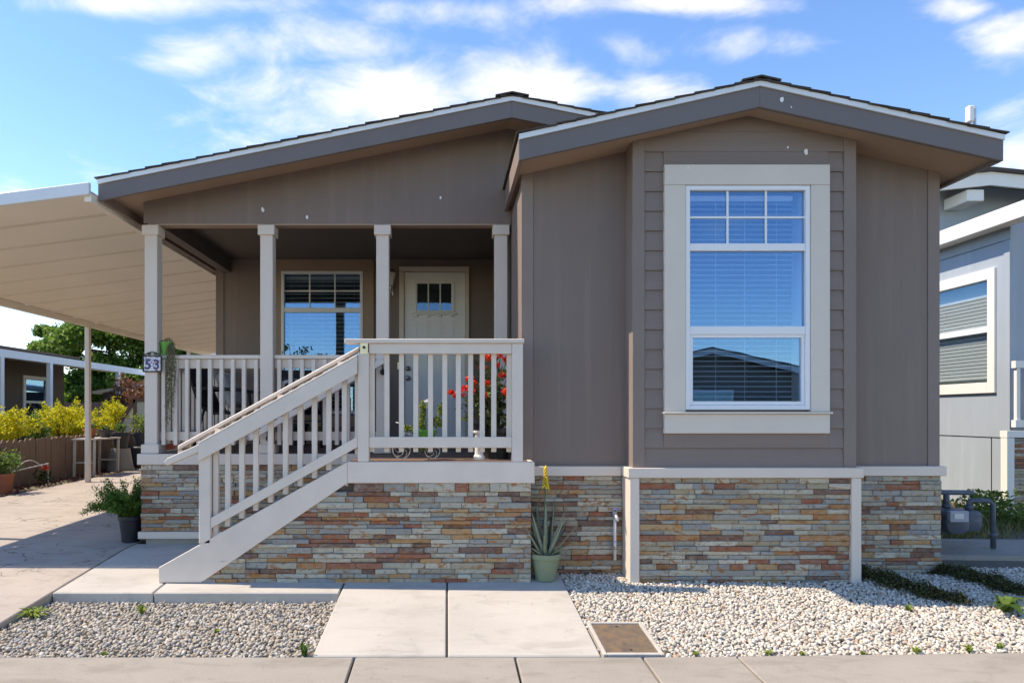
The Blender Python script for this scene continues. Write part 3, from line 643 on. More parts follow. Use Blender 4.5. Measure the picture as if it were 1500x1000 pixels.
# hose bib
hb = thing('hose_bib', 'galvanised outdoor tap with a pale riser pipe on the stone skirting', 'tap', (1.295, YW - .05, .2))
M_galv = mat('galvanised_pipe', (.55, .56, .58), .4, .12, 20, metal=.6)
MB().cyl((1.295, YW - .05, .12), (1.295, YW - .05, .46), .012, n=10).build('riser_pipe', mat('pale_plastic_pipe', (.62, .63, .64), .5), hb, smooth=True)
MB().cyl((1.295, YW - .05, .20), (1.295, YW - .05, .27), .016).build('pipe_collar', M_galv, hb, smooth=True); MB().cyl((1.295, YW - .05, .44), (1.295, YW - .05, .50), .017).tube([(1.295, YW + .012, .475), (1.295, YW - .05, .475), (1.295, YW - .10, .46), (1.295, YW - .12, .43)], .013).build('tap_body', M_galv, hb, smooth=True)
MB().cyl((1.295, YW - .075, .495), (1.295, YW - .075, .515), .006).lathe([(.001, .522), (.026, .52), (.028, .514), (.001, .512)], (1.295, YW - .075, 0), 12).build('tap_handle', mat('blue_tap_handle', (.12, .16, .38), .4), hb, smooth=True)

# ------------------------------------------------------------------ porch
porch = thing('porch', 'covered front porch with beige posts, baluster railing and stone skirting', 'porch', (-1.1, YP, gz_(YP)))
B(-2.70, .574, YP + .0, YR - .014, .845, .868).build('deck_frame', M_mortar, porch)
yb = YP - .015
while yb < YR - .16: B(-2.72, .57, yb + .003, yb + .137, .8685, .8895).build('deck_board', M_deck, porch, bev=.003); yb += .14
B(-2.775, -.745, YP - .045, YP - .016, .792, .8885).build('deck_band', M_trim, porch, bev=.004)
B(-2.775, -2.742, YP - .015, YR - .03, .792, .8885).build('deck_band', M_trim, porch, bev=.004)
B(-2.765, -.75, YP - .05, YP + .0, .130, .192).build('base_board', M_trim, porch, bev=.004)
B(-2.70, -.75, YP - .03, YP + .05, .0, .129).build('footing', M_gutter, porch)
psk = B(-2.735, -.6, YP - .0, YP + .06, .1295, .79).build('stone_skirt', M_mortar, porch)
B(-2.735, -2.68, YP + .0605, YR - .02, .05, .79).build('stone_skirt_side', M_mortar, porch)
n4_ = stones(psk, -2.75, -.75, .193, .791, YP - .018, seed=4)
PX = (-2.67, -1.628, -.582, .486)
for px_ in PX:
    p = B(px_ - .057, px_ + .057, YP, YP + .114, .89, 2.944).build('post', M_trim, porch, bev=.004)
    B(px_ - .075, px_ + .0745, YP - .018, YP + .132, 2.855, 2.944).build('capital', M_trim, p, bev=.004)
    B(px_ - .080, px_ + .079, YP - .022, YP + .136, .8905, .972).build('plinth', M_trim, p, bev=.004)
def vrail(parent, x0, x1, y, dirx=True):
    pass
DZ = .89
rl = MB().box(PX[0] + .06, PX[1] - .06, YP + .035, YP + .125, 1.745, 1.78).build('railing', M_rail, porch, bev=.004, label='beige railing cap between the porch posts')
for a, b in ((PX[0] + .06, PX[1] - .06), (PX[1] + .06, PX[2] - .06)):
    if a > -2: B(a, b, YP + .035, YP + .125, 1.745, 1.78).build('cap_rail', M_rail, rl, bev=.004)
    B(a, b, YP + .062, YP + .10, 1.66, 1.744).build('top_rail', M_rail, rl, bev=.003)
    B(a, b, YP + .062, YP + .10, 1.005, 1.085).build('bottom_rail', M_rail, rl, bev=.003)
    n = 9; 
    for i in range(n):
        x = a + .045 + (b - a - .09) * i / (n - 1); j = random.uniform(-.004, .004)
        B(x - .017 + j, x + .017 + j, YP + .024, YP + .0615, .965, 1.74).build('baluster', M_rail, rl, bev=.002)
srl = B(PX[0] - .045, PX[0] + .045, YP + .137, YR - .02, 1.745, 1.78).build('side_railing', M_rail, porch, bev=.004)
B(PX[0] - .019, PX[0] + .019, YP + .137, YR - .02, 1.66, 1.744).build('top_rail', M_rail, srl); B(PX[0] - .019, PX[0] + .019, YP + .137, YR - .02, 1.005, 1.085).build('bottom_rail', M_rail, srl)
for i in range(17):
    y = YP + .21 + i * .12; B(PX[0] + .0195, PX[0] + .055, y - .017, y + .017, .965, 1.74).build('baluster', M_rail, srl, bev=.002)

# ------------------------------------------------------------------ stair landing
st = thing('stair_landing', 'beige side stair and landing with sloped baluster railing over a stone clad base', 'stairs', (-.5, 5.5, 0))
YL = 5.08
LX0, LX1 = -.736, .625
B(LX0 + .02, LX1 - .02, YL + .02, YP - .05, .02, .84).build('landing_core', M_mortar, st)
yb = YL + .005
while yb < YP - .16: B(LX0, LX1 - .004, yb + .003, yb + .137, .8605, .8885).build('deck_board', M_deck, st, bev=.003); yb += .14
B(LX0 + .001, LX1 + .02, YL - .045, YL - .0, .735, .892).build('landing_band', M_rail, st, bev=.004)
B(LX1 - .012, LX1 + .02, YL + .0, YW - .04, .735, .892).build('landing_band', M_rail, st, bev=.004)
run = (.735 + 2.09) / 1.0
# stringer board (front) : polygon in (x,z)
str_poly = [(-2.13, gz_(YL) - .0), (-1.815, gz_(YL)), (LX0, .735), (LX0, .892), (-2.13, .113)]
MB().prism_y(str_poly, YL - .045, YL - .004).build('stringer', M_rail, st, bev=.004)
MB().prism_y(str_poly, YP - .10, YP - .06).build('stringer', M_rail, st, bev=.004)
for i in range(4):
    zt = .178 * (i + 1); xa = -1.97 + i * .318
    B(xa - .02, min(xa + .345, LX0 - .023), YL - .003, YP - .101, zt - .035, zt).build('tread', M_deck, st, bev=.004)
    B(xa, xa + .022, YL - .003, YP - .101, zt - .19 if i else gz_(YL) - .02, zt - .0355).build('riser', M_trim, st)
B(LX0 - .022, LX0 - .001, YL - .003, YP - .101, .71, .86).build('riser', M_trim, st)
lsk = MB().prism_y([(-1.80, .0), (LX1 - .012, .0), (LX1 - .012, .735), (LX0, .735)], YL - .0, YL + .0195).build('stone_base', M_mortar, st)
sl_top = lambda x: .113 + (x + 2.13) * (.892 - .113) / (LX0 + 2.13)
def keepL(x0, x1, z0, z1):
    if x0 < -1.82 or x1 <= -1.8: return False
    lo = sl_top(x0) - .165
    return x0 > LX0 or z0 < lo + .06
n5_ = stones(lsk, -1.812, LX1 - .004, gz_(YL) - .012, .734, YL - .022, keepL, 5)
B(LX1 - .012, LX1 - .002, YL + .02, YW - .01, .0, .734).build('stone_base_side', M_mortar, st)
# newels
n_lo = B(-1.832, -1.748, YL - .047 + .002, YL + .04, .29, 1.0).build('newel', M_rail, st, bev=.004)
n_up = B(-.660, -.578, YL - .043, YL + .040, .893, 1.70).build('newel', M_rail, st, bev=.004)
n_rt = B(.480, .560, YL - .043, YL + .040, .893, 1.765).build('newel', M_rail, st, bev=.004)
lr = B(-.757, .568, YL - .055, YL + .055, 1.7665, 1.798).build('landing_railing', M_rail, st, bev=.004)
B(-.577, .479, YL - .036, YL - .0, 1.69, 1.7655).build('top_rail', M_rail, lr, bev=.003)
B(-.577, .479, YL - .036, YL - .0, .995, 1.075).build('bottom_rail', M_rail, lr, bev=.003)
for x in (545, 566.5, 588, 609, 630.5, 651.5, 671.5, 689.5, 706.5, 723.5, 746):
    X = (x - 655) * YL / 1000; B(X - .0185, X + .0185, YL + .0005, YL + .037, .962, 1.764).build('baluster', M_rail, lr, bev=.002)
lt = B(-.640, -.585, YL - .0495, YL - .0435, 1.685, 1.79).build('gate_latch', M_brass, st, bev=.002)
MB().cyl((-.612, YL - .056, 1.735), (-.612, YL - .05, 1.735), .011, n=12).build('latch_hole', M_black, lt)
# sloped rail
SLP = (1.70 - .935) / (.66 - 2.045) * -1
def zline(x, z0): return z0 + (x + 2.06) * .553
def slope_board(x0, x1, zc0, h, y0, y1): return MB().prism_y([(x0, zline(x0, zc0) - h), (x1, zline(x1, zc0) - h), (x1, zline(x1, zc0)), (x0, zline(x0, zc0))], y0, y1)
sr = slope_board(-1.830, -.661, .893, .125, YL - .0465 - .02, YL - .046).build('stair_railing', M_rail, st, bev=.003)
MB().prism_y([(-2.080, .890), (-2.058, .868), (-1.8305, zline(-1.8305, .893) - .055), (-1.8305, zline(-1.8305, .893)), (-2.06, .918)], YL - .0465 - .02, YL + .02).build('rail_nose', M_rail, sr, bev=.003)
slope_board(-1.83, -.661, .908, .0145, YL - .0665, YL + .03).build('cap_rail', M_rail, sr, bev=.003)
slope_board(-1.747, -.661, .305, .078, YL - .040, YL - .006).build('bottom_rail', M_rail, sr, bev=.003)
for x in (316, 333.5, 354, 374.5, 396, 418, 439.5, 460.5, 481.5, 504.5, 523.5):
    X = (x - 655) * YL / 1000; B(X - .0185, X + .0185, YL - .0055, YL + .030, max(zline(X, .305) - .13, sl_top(X) - .02), zline(X, .893) - .03).build('baluster', M_rail, sr, bev=.002)
# inner grab rail
gl = lambda x: .972 + (x + 2.04) * .546
gr = MB().prism_y([(-2.04, gl(-2.04)), (-.668, gl(-.668)), (-.668, gl(-.668) + .032), (-2.04, gl(-2.04) + .032)], YL + .085, YL + .165).build('grab_rail', M_rail, st, bev=.005)
B(-2.04, -2.005, YL + .09, YL + .16, gl(-2.04) - .065, gl(-2.04) - .002).build('rail_return', M_rail, gr)
for x in (-1.72, -1.25, -.80): B(x - .02, x + .02, YL + .031, YL + .13, gl(x) - .07, gl(x) - .014).build('rail_block', M_rail, gr)
# rear handrail fixed to the porch post
hr = MB().bar((-1.75, YP - .075, 1.03), (-.56, YP - .075, 1.72), .045, .05).build('rear_handrail', M_rail, st, bev=.005)
for x in (-.575, -1.60): MB().tube([(x, YP - .023, 1.03 + (x + 1.75) * .58 - .09), (x, YP - .07, 1.03 + (x + 1.75) * .58 - .085), (x, YP - .075, 1.03 + (x + 1.75) * .58 - .03)], .008).cyl((x, YP - .03, 1.03 + (x + 1.75) * .58 - .09), (x, YP - .0225, 1.03 + (x + 1.75) * .58 - .09), .028, n=14).build('bracket', M_black, hr, smooth=True)

# ------------------------------------------------------------------ carport awning
cp = thing('carport', 'cream ribbed metal carport awning over the driveway beside the house', 'carport', (-4.3, 11, gz_(11)))
AX0, AX1, AY0, AY1 = -5.75, -2.955, 5.65, 17.2
az = lambda x: 2.70 + (x + 5.75) * .128
npan = int((AY1 - AY0) / .61)
pan = None
for i in range(npan):
    y0 = AY0 + .02 + i * .61
    prof = [(0, 0), (.545, 0), (.555, .055), (.600, .055), (.61, 0)]
    v = []; 
    for x in (AX0, AX1):
        for (dy_, dz_) in prof: v.append((x, y0 + dy_, az(x) + .03 + dz_))
    for x in (AX0, AX1):
        for (dy_, dz_) in prof: v.append((x, y0 + dy_, az(x) + .034 + dz_))
    n = 5; f = [(j, j + n, j + n + 1, j + 1) for j in range(4)] + [(10 + j, 10 + j + 1, 10 + j + n + 1, 10 + j + n) for j in range(4)] + [(j, j + 1, 10 + j + 1, 10 + j) for j in range(4)] + [(5 + j, 15 + j, 15 + j + 1, 5 + j + 1) for j in range(4)]
    MB().add(v, f).build('roof_pan', M_awn, cp)
B(AX0 - .03, AX0 + .03, AY0, AY1, az(AX0) - .06, az(AX0) + .029).build('outer_beam', M_awn, cp, bev=.004)
MB().prism_y([(AX0, az(AX0) + .0), (AX1, az(AX1) + .0), (AX1, az(AX1) + .10), (AX0, az(AX0) + .10)], AY0 - .02, AY0 + .015).build('front_fascia', M_metalwhite, cp, bev=.004)
B(AX0 - .05, AX0 - .0305, AY0, AY1, az(AX0) - .05, az(AX0) + .10).build('gutter', M_awn, cp, bev=.003)  # strip added to block bright sky showing through the open rib ends
B(AX1 - .06, AX1, AY0 + .02, AY1, az(AX1) - .05, az(AX1) + .02).build('house_rail', M_awn, cp)
for y in (6.6, 10.93, 15.2):
    if y == 6.6: y = 6.55
    B(AX0 - .036, AX0 + .036, y - .036, y + .036, gz_(y) + .002, az(AX0) - .0605).build('post', M_awnpost, cp, bev=.006)

# ------------------------------------------------------------------ house number tile
hn = thing('house_number', 'blue and white painted tile with the number 53 in an ornate iron frame', 'house number', (-2.66, YP - .012, 1.62))
def f_tile(q, b, oc, nt):
    n = q.noise(oc, 38, 3, .5, 1.5); n2 = q.noise(oc, 30, 2, .5, .5)
    c = q.mixc(q.smooth(n, .50, .55), (.72, .70, .68, 1), (.10, .12, .34, 1)); c = q.mixc(q.smooth(n2, .60, .66), c, (.55, .24, .14, 1))
    nt.links.new(c, b.inputs['Base Color'])
tx0, tx1, tz0, tz1 = -2.728, -2.578, 1.632, 1.760
for i in range(2):
    a = tx0 + i * .0755; B(a, a + .0745, YP - .010, YP - .0005, tz0, tz1).build('tile', mat('painted_tile', (0, 0, 0), .2, fn=f_tile), hn, bev=.001)
M_ink = mat('dark_blue_glaze', (.035, .035, .16), .25)
for i, ch in enumerate('53'):
    cu = bpy.data.curves.new('digit', 'FONT'); cu.body = ch; cu.size = .122; cu.extrude = .001; cu.offset = .0035; cu.align_x = 'CENTER'
    tmp = bpy.data.objects.new('digit', cu); COL.objects.link(tmp); dg = bpy.context.evaluated_depsgraph_get(); me = bpy.data.meshes.new_from_object(tmp.evaluated_get(dg)); bpy.data.objects.remove(tmp)
    me.materials.clear(); me.materials.append(M_ink); me.transform(Matrix.Rotation(R(90), 4, 'X'))
    o = bpy.data.objects.new('digit', me); COL.objects.link(o); o.parent = hn; o.location = Vector((tx0 + .037 + i * .0755, YP - .0118, tz0 + .018)) - wloc(hn)
fr = MB()
for a in ((tx0 - .008, tx1 + .008, tz0 - .010, tz0 - .001), (tx0 - .008, tx1 + .008, tz1 + .001, tz1 + .010), (tx0 - .009, tx0 - .001, tz0 - .001, tz1 + .001), (tx1 + .001, tx1 + .009, tz0 - .001, tz1 + .001)): fr.box(a[0], a[1], YP - .016, YP - .0005, a[2], a[3])
fr.build('frame', M_black, hn)
sc = MB(); cx = (tx0 + tx1) / 2
sc.tube([(cx - .075 + .15 * t, YP - .008, tz1 + .012 + .030 * math.sin(math.pi * t)) for t in [i / 14 for i in range(15)]], .004, 6)
for s in (-1, 1):
    sc.tube([(cx + s * (.028 + .018 * (1 - t * .7) * math.cos(t * 9)), YP - .008, tz1 + .024 + .012 * (1 - t * .7) * math.sin(t * 9)) for t in [i / 20 for i in range(21)]], .0028, 5)
sc.build('scroll', M_black, hn, smooth=True)

# ------------------------------------------------------------------ plants
G_DARK = leafmat('dark_green_leaf', [(0, (.020, .055, .012)), (.5, (.045, .105, .022)), (1, (.085, .16, .035))])
G_MID = leafmat('mid_green_leaf', [(0, (.05, .11, .02)), (.5, (.11, .20, .035)), (1, (.22, .31, .07))], .5)
G_LIME = leafmat('lime_leaf', [(0, (.12, .20, .03)), (.6, (.24, .32, .06)), (1, (.36, .40, .10))], .4)
G_GOLD = leafmat('golden_foliage', [(0, (.26, .32, .02)), (.4, (.58, .54, .03)), (1, (.80, .70, .06))], .5)
G_RUST = leafmat('rusty_foliage', [(0, (.16, .07, .04)), (.5, (.28, .13, .07)), (1, (.36, .20, .11))], .3)
G_GREY = leafmat('dry_trailing_foliage', [(0, (.12, .11, .05)), (.5, (.17, .18, .08)), (1, (.24, .24, .12))], .3)
G_MAT = leafmat('dull_groundcover_leaf', [(0, (.030, .030, .014)), (.5, (.055, .060, .022)), (.9, (.10, .10, .03)), (1, (.16, .13, .04))], .2)
M_stem = mat('brown_stem', (.10, .065, .04), .8, .15, 20); M_gstem = mat('green_stem', (.08, .14, .04), .6, .15, 20)
M_red = leafmat('red_petals', [(0, (.62, .025, .02)), (.6, (.78, .06, .035)), (1, (.85, .16, .07))], .3)
def blobpts(c, r, n, shell=.55):
    p = rng.normal(size=(n, 3)); p /= np.linalg.norm(p, axis=1)[:, None]; rad = (shell + (1 - shell) * rng.random(n)) ** .8
    return np.array(c) + p * rad[:, None] * np.array(r)
def pot(root, c, r0, r1, h, m, rim=.012, name='pot'):
    return MB().lathe([(.001, .0), (r0, 0), (r1, h - .04), (r1 + rim * .2, h - .04), (r1 + rim, h - .035), (r1 + rim, h), (r1 - .008, h), (r1 - .02, h - .03), (.001, h - .03)], c, 28).build(name, m, root, smooth=False)
M_soilpot = mat('potting_soil', (.04, .03, .02), .95, .2, 40)

# aloe in a green pot
ax, ay = .735, 5.12; a0 = gz_(ay)
al = thing('aloe_plant', 'spiky aloe with one yellow flower spike in a sage green pot', 'potted plant', (ax, ay, a0))
M_sage = mat('sage_green_plastic', (.20, .24, .15), .45, .04, 3)
pot(al, (ax, ay, a0), .075, .105, .20, M_sage)
def f_aloe(q, b, oc, nt):
    n = q.noise(oc, 12, 4, .6); nt.links.new(q.mixc(n, (.13, .17, .12, 1), (.27, .29, .20, 1)), b.inputs['Base Color'])
M_aloe = mat('aloe_skin', (0, 0, 0), .5, fn=f_aloe); M_aloey = mat('yellowed_aloe_skin', (.42, .30, .14), .6, .15, 15)
def blade(p, az_, lean, L, w, curl, m, nm='leaf', root=al):
    P = Vector(p); dirh = Vector((math.cos(az_), math.sin(az_), 0)); side = Vector((-dirh.y, dirh.x, 0)); n = 9; v = []; ang = R(90) - lean
    for i in range(n + 1):
        t = i / n; a = ang - curl * t * t; ww = w * (1 - t) ** .75 * (1 if t > .05 else .8) + .001
        up = Vector((-dirh.x * math.sin(a), -dirh.y * math.sin(a), math.cos(a)))
        v += [P + side * ww * .5 + up * ww * .14, P - up * ww * .22, P - side * ww * .5 + up * ww * .14, P + up * ww * .02]
        P = P + (dirh * math.cos(a) + Vector((0, 0, math.sin(a)))) * (L / n)
    f = [(i * 4 + j, i * 4 + (j + 1) % 4, (i + 1) * 4 + (j + 1) % 4, (i + 1) * 4 + j) for i in range(n) for j in range(4)]
    return MB().add(v, f).build(nm, m, root, smooth=True)
rr = random.Random(3)
for i in range(22):
    a_ = i * 2.4 + rr.uniform(-.2, .2); ln_ = R(6 + 2.7 * i) 
    blade((ax + .03 * math.cos(a_), ay + .03 * math.sin(a_), a0 + .17), a_, ln_, .43 - .008 * i + rr.uniform(-.04, .04), .062 - .0014 * i, rr.uniform(-.3, .25), M_aloe)
for a_ in (2.9, 3.5, .3): blade((ax + .07 * math.cos(a_), ay + .07 * math.sin(a_), a0 + .18), a_, R(50), .20, .022, 1.6, M_aloey, 'withered_leaf')
fx = ax + .005
MB().tube([(ax, ay, a0 + .2), (ax - .004, ay, a0 + .5), (ax + .004, ay, a0 + .79)], .0055, 6, .004).build('flower_stalk', M_gstem, al, smooth=True)
M_yel = mat('yellow_aloe_flower', (.80, .55, .04), .5, .15, 60)
fl = MB()
for i in range(46):
    t = i / 45; zz = a0 + .70 + .13 * t; a_ = i * 2.4; r_ = .030 * (1 - t * .75)
    fl.cyl((ax + .006 * math.cos(a_), ay + .006 * math.sin(a_), zz), (ax + .004 + r_ * math.cos(a_), ay + r_ * math.sin(a_), zz - .028 + .05 * t), .0038, .0055, 6)
fl.build('flower_spike', M_yel, al, smooth=True)

# bushy fern in a dark pot by the porch corner
fx_, fy_ = -2.89, 6.24; f0 = gz_(fy_) + .0
fe = thing('fern_plant', 'bushy green foxtail fern in a black nursery pot at the porch corner', 'potted plant', (fx_, fy_, f0))
pot(fe, (fx_, fy_, f0), .075, .10, .24, mat('dark_nursery_pot', (.018, .019, .026), .5, .1, 5))
stems = MB(); PL = []; 
for i in range(85):
    a_ = rr.uniform(0, 6.28); L = rr.uniform(.20, .40); ln_ = rr.uniform(.05, 1.3); P = Vector((fx_ + .05 * math.cos(a_), fy_ + .05 * math.sin(a_), f0 + .22)); pts = [P.copy()]
    for k in range(9):
        an = R(90) - ln_ * (0.55 + .09 * k) - .05 * k; P = P + Vector((math.cos(a_) * math.cos(an), math.sin(a_) * math.cos(an), math.sin(an))) * L / 9; pts.append(P.copy())
        for _ in range(26): PL.append(P + Vector((rr.gauss(0, .016), rr.gauss(0, .016), rr.gauss(0, .016))))
    stems.tube(pts, .003, 5, .001)
stems.build('stems', M_gstem, fe)
PL = np.array(PL); PL = PL[~((PL[:, 0] > -2.785) & (PL[:, 1] > YP - .08))]
Vv, Ff = leafcloud(PL - np.array(wloc(fe)), rng.uniform(.018, .034, len(PL)), rng.uniform(.007, .012, len(PL)))
npmesh('foliage', Vv, Ff, leafmat('fern_green', [(0, (.035, .09, .012)), (.5, (.075, .17, .022)), (1, (.16, .28, .05))], .4), fe)

# geranium on the landing in a dark pot
gx_, gy_ = .33, 5.50
ge_ = thing('geranium_plant', 'red flowering geranium in a black pot behind the landing balusters', 'potted plant', (gx_, gy_, .89))
pot(ge_, (gx_ + .06, gy_, .89), .10, .13, .24, mat('black_plastic_pot', (.02, .02, .022), .4, .1, 6))
gs = MB(); LP = []; FP = []
for i in range(34):
    a_ = rr.uniform(0, 6.28); rad = rr.uniform(.02, .24); top = Vector((gx_ + rad * math.cos(a_), gy_ + .7 * rad * math.sin(a_), .89 + rr.uniform(.40, .88) - rad * .4))
    b0 = Vector((gx_ + .06 + rr.uniform(-.05, .05), gy_ + rr.uniform(-.05, .05), 1.10)); mid = b0.lerp(top, .5) + Vector((rr.uniform(-.04, .04), rr.uniform(-.04, .04), .03)); gs.tube([b0, mid, top], .005, 5, .003)
    for k in range(20):
        t = rr.uniform(.15, 1); q_ = b0.lerp(mid, t * 2) if t < .5 else mid.lerp(top, t * 2 - 1); LP.append(q_ + Vector((rr.gauss(0, .035), rr.gauss(0, .035), rr.gauss(0, .03))))
gs.build('stems', M_stem, ge_)
LP = np.array(LP); Vv, Ff = leafcloud(LP - np.array(wloc(ge_)), rng.uniform(.03, .06, len(LP)), rng.uniform(.03, .05, len(LP))); npmesh('foliage', Vv, Ff, leafmat('geranium_leaf', [(0, (.05, .07, .02)), (.5, (.10, .15, .04)), (.85, (.22, .26, .10)), (1, (.36, .32, .16))], .35), ge_)
for dx, dz_, s, dy_ in ((-.225, .515, .045, -.1), (-.26, .50, .03, -.1), (-.19, .56, .035, -.05), (-.15, .64, .04, 0), (-.13, .60, .035, -.1), (-.02, .86, .05, 0), (.05, .87, .04, .05), (.10, .85, .035, -.05), (-.10, .89, .04, .05), (.10, .66, .03, -.15), (.13, .53, .04, -.15), (.15, .54, .03, -.1), (-.02, .60, .03, -.15), (-.05, .72, .03, -.1), (.06, .74, .025, -.12), (-.30, .53, .025, -.05), (.00, .80, .04, -.12), (.07, .82, .045, -.1), (-.14, .55, .04, -.12), (-.04, .50, .03, -.15), (.14, .78, .035, -.1)):
    c = np.array((gx_ + dx, gy_ + dy_, .89 + dz_)); P = blobpts(c, (s, s, s * .7), 60, .5); Vv, Ff = leafcloud(P - np.array(wloc(ge_)), .022, .02); npmesh('flower_head', Vv, Ff, M_red, ge_)
    MB().tube([(gx_ + .03, gy_, 1.2), ((gx_ + .03 + c[0]) / 2, (gy_ + c[1]) / 2, (1.2 + c[2]) / 2 + .05), tuple(c)], .003, 5).build('flower_stem', M_gstem, ge_)
pdl = thing('pedestal', 'small white fluted plant pedestal beside the red geranium', 'pedestal', (.25, 5.34, .89))
MB().lathe([(.001, 0), (.045, 0), (.045, .02), (.034, .04), (.032, .19), (.046, .21), (.046, .225), (.001, .225)], (.25, 5.34, .89), 16).build('column', M_white, pdl)
pot(pdl, (.25, 5.34, 1.1155), .035, .05, .09, mat('black_plastic_pot', (.02, .02, .022), .4), .004)

# bicycle shaped planter with climbing plant
bx_, by_ = -.22, 5.32
bp_ = thing('bicycle_planter', 'white wire bicycle plant stand with scroll wheels and a green planter', 'plant stand', (bx_, by_, .89))
M_wire = mat('white_wire', (.72, .71, .68), .4, .05, 20)
def wheel(cx, cz, r):
    w = MB().tube([(cx + r * math.cos(t), by_, cz + r * math.sin(t)) for t in [i * 2 * math.pi / 28 for i in range(29)]], .0032, 6)
    for k in range(5):
        b_ = k * 2 * math.pi / 5
        w.tube([(cx + r * (1 - u * .75) * math.cos(b_ + u * 1.7), by_, cz + r * (1 - u * .75) * math.sin(b_ + u * 1.7)) for u in [i / 10 for i in range(11)]], .0024, 5)
    return w
wheel(-.355, .965, .068).build('wheel', M_wire, bp_, smooth=True); wheel(-.115, .958, .058).build('wheel', M_wire, bp_, smooth=True)
MB().tube([(-.355, by_, .965), (-.33, by_, 1.10), (-.24, by_, 1.07), (-.115, by_, .958)], .004, 6).tube([(-.33, by_, 1.10), (-.36, by_, 1.17), (-.40, by_, 1.18)], .004, 6).build('frame', M_wire, bp_, smooth=True)
M_gpot = mat('bright_green_plastic', (.10, .34, .05), .4, .05, 5)
MB().lathe([(.001, 1.03), (.075, 1.03), (.095, 1.11), (.10, 1.11), (.10, 1.12), (.085, 1.12), (.08, 1.10), (.001, 1.10)], (-.18, by_ + .01, 0), 22).build('planter', M_gpot, bp_)
cl_ = thing('climbing_plant', 'pale lime creeper climbing out of the green bicycle planter', 'plant', (-.18, by_, 1.10))
P = np.concatenate([blobpts((-.20, by_, 1.17), (.05, .05, .07), 130, .2), blobpts((-.19, by_, 1.27), (.035, .035, .10), 130, .2), blobpts((-.075, by_, 1.18), (.06, .05, .05), 130, .2), blobpts((-.055, by_, 1.27), (.022, .03, .07), 70, .2), blobpts((-.31, by_ - .03, 1.135), (.05, .04, .03), 110, .2), blobpts((-.2, by_ - .04, 1.0), (.04, .03, .05), 60, .2)])
Vv, Ff = leafcloud(P - np.array(wloc(cl_)), .024, .018); npmesh('foliage', Vv, Ff, G_LIME, cl_)
cs = MB()
for (a, b) in (((-.2, 1.10), (-.19, 1.35)), ((-.12, 1.10), (-.05, 1.33)), ((-.2, 1.1), (-.32, 1.14)), ((-.19, 1.1), (-.2, .97))): cs.tube([(a[0], by_, a[1]), ((a[0] + b[0]) / 2 - .01, by_ - .02, (a[1] + b[1]) / 2 + .01), (b[0], by_ - .03, b[1])], .003, 5)
cs.build('stems', M_gstem, cl_)
sl_ = thing('solar_lantern', 'small solar garden lantern on a stake rising from the creeper', 'lantern', (-.145, by_ + .06, .89))
MB().cyl((-.145, by_ + .06, .891), (-.145, by_ + .06, 1.29), .006).build('stake', M_black, sl_); MB().lathe([(.001, 1.29), (.025, 1.292), (.03, 1.335), (.001, 1.336)], (-.145, by_ + .06, 0), 10).build('lens', mat('frosted_glass', (.7, .68, .62), .25), sl_)
MB().lathe([(.048, 1.337), (.045, 1.345), (.02, 1.36), (.001, 1.365)], (-.145, by_ + .06, 0), 12).build('cap', M_galv, sl_)

# hanging plant on porch rail
hx, hy = -2.555, YP + .07
hp = thing('trailing_plant', 'bright green pot on the porch rail with a long dry trailing plant', 'potted plant', (hx, hy, 1.782))
MB().lathe([(.001, 0), (.05, 0), (.052, .018), (.042, .02), (.055, .10), (.059, .10), (.059, .115), (.05, .115), (.046, .09), (.001, .09)], (hx, hy, 1.782), 20).build('pot', M_gpot, hp)
P = [blobpts((hx + .01, hy, 1.91), (.06, .05, .03), 80, .2), blobpts((hx + .065, hy - .03, 1.85), (.03, .04, .07), 90, .2)]; hs_ = MB()
for i in range(16):
    x = hx + .03 + rr.uniform(-.01, .075); y = hy - rr.uniform(.06, .085); L = rr.uniform(.35, .72); n = int(L / .012)
    pts = [(hx + .04, hy - .02, 1.89), (x, y, 1.84)] + [(x + .012 * math.sin(k * .9 + i), y, 1.84 - L * k / 8) for k in range(1, 9)]; hs_.tube(pts, .0022, 4)
    P.append(np.array([(x + rr.gauss(0, .008), y + rr.gauss(0, .006), 1.84 - L * rr.random()) for _ in range(n)]))
hs_.build('trailing_stems', mat('dry_stem', (.20, .17, .09), .8), hp)
P = np.concatenate(P); Vv, Ff = leafcloud(P - np.array(wloc(hp)), .022, .009); npmesh('foliage', Vv, Ff, G_GREY, hp)

# plant silhouetted at porch window
wx_, wy_ = -1.72, 7.86
wp = thing('porch_plant', 'dark slender leafy plant in a pot before the porch window', 'potted plant', (wx_, wy_, .89))
pot(wp, (wx_, wy_, .89), .09, .12, .25, mat('black_plastic_pot', (.02, .02, .022), .4))
ws = MB(); P = []
for tip in ((wx_ - .10, 2.05), (wx_ + .02, 2.0), (wx_ + .10, 2.02), (wx_ - .04, 1.93)):
    ws.tube([(wx_, wy_, 1.12), ((wx_ + tip[0]) / 2 + .01, wy_, (1.12 + tip[1]) / 2), (tip[0], wy_, tip[1])], .006, 5, .003)
    for k in range(14): P.append((tip[0] + rr.gauss(0, .03), wy_ + rr.gauss(0, .03), tip[1] - abs(rr.gauss(0, .05))))
for k in range(50): P.append((wx_ + rr.gauss(0, .10), wy_ + rr.gauss(0, .07), rr.uniform(1.2, 1.7)))
ws.build('stems', M_stem, wp); P = np.array(P); Vv, Ff = leafcloud(P - np.array(wloc(wp)), .06, .022); npmesh('foliage', Vv, Ff, G_DARK, wp)

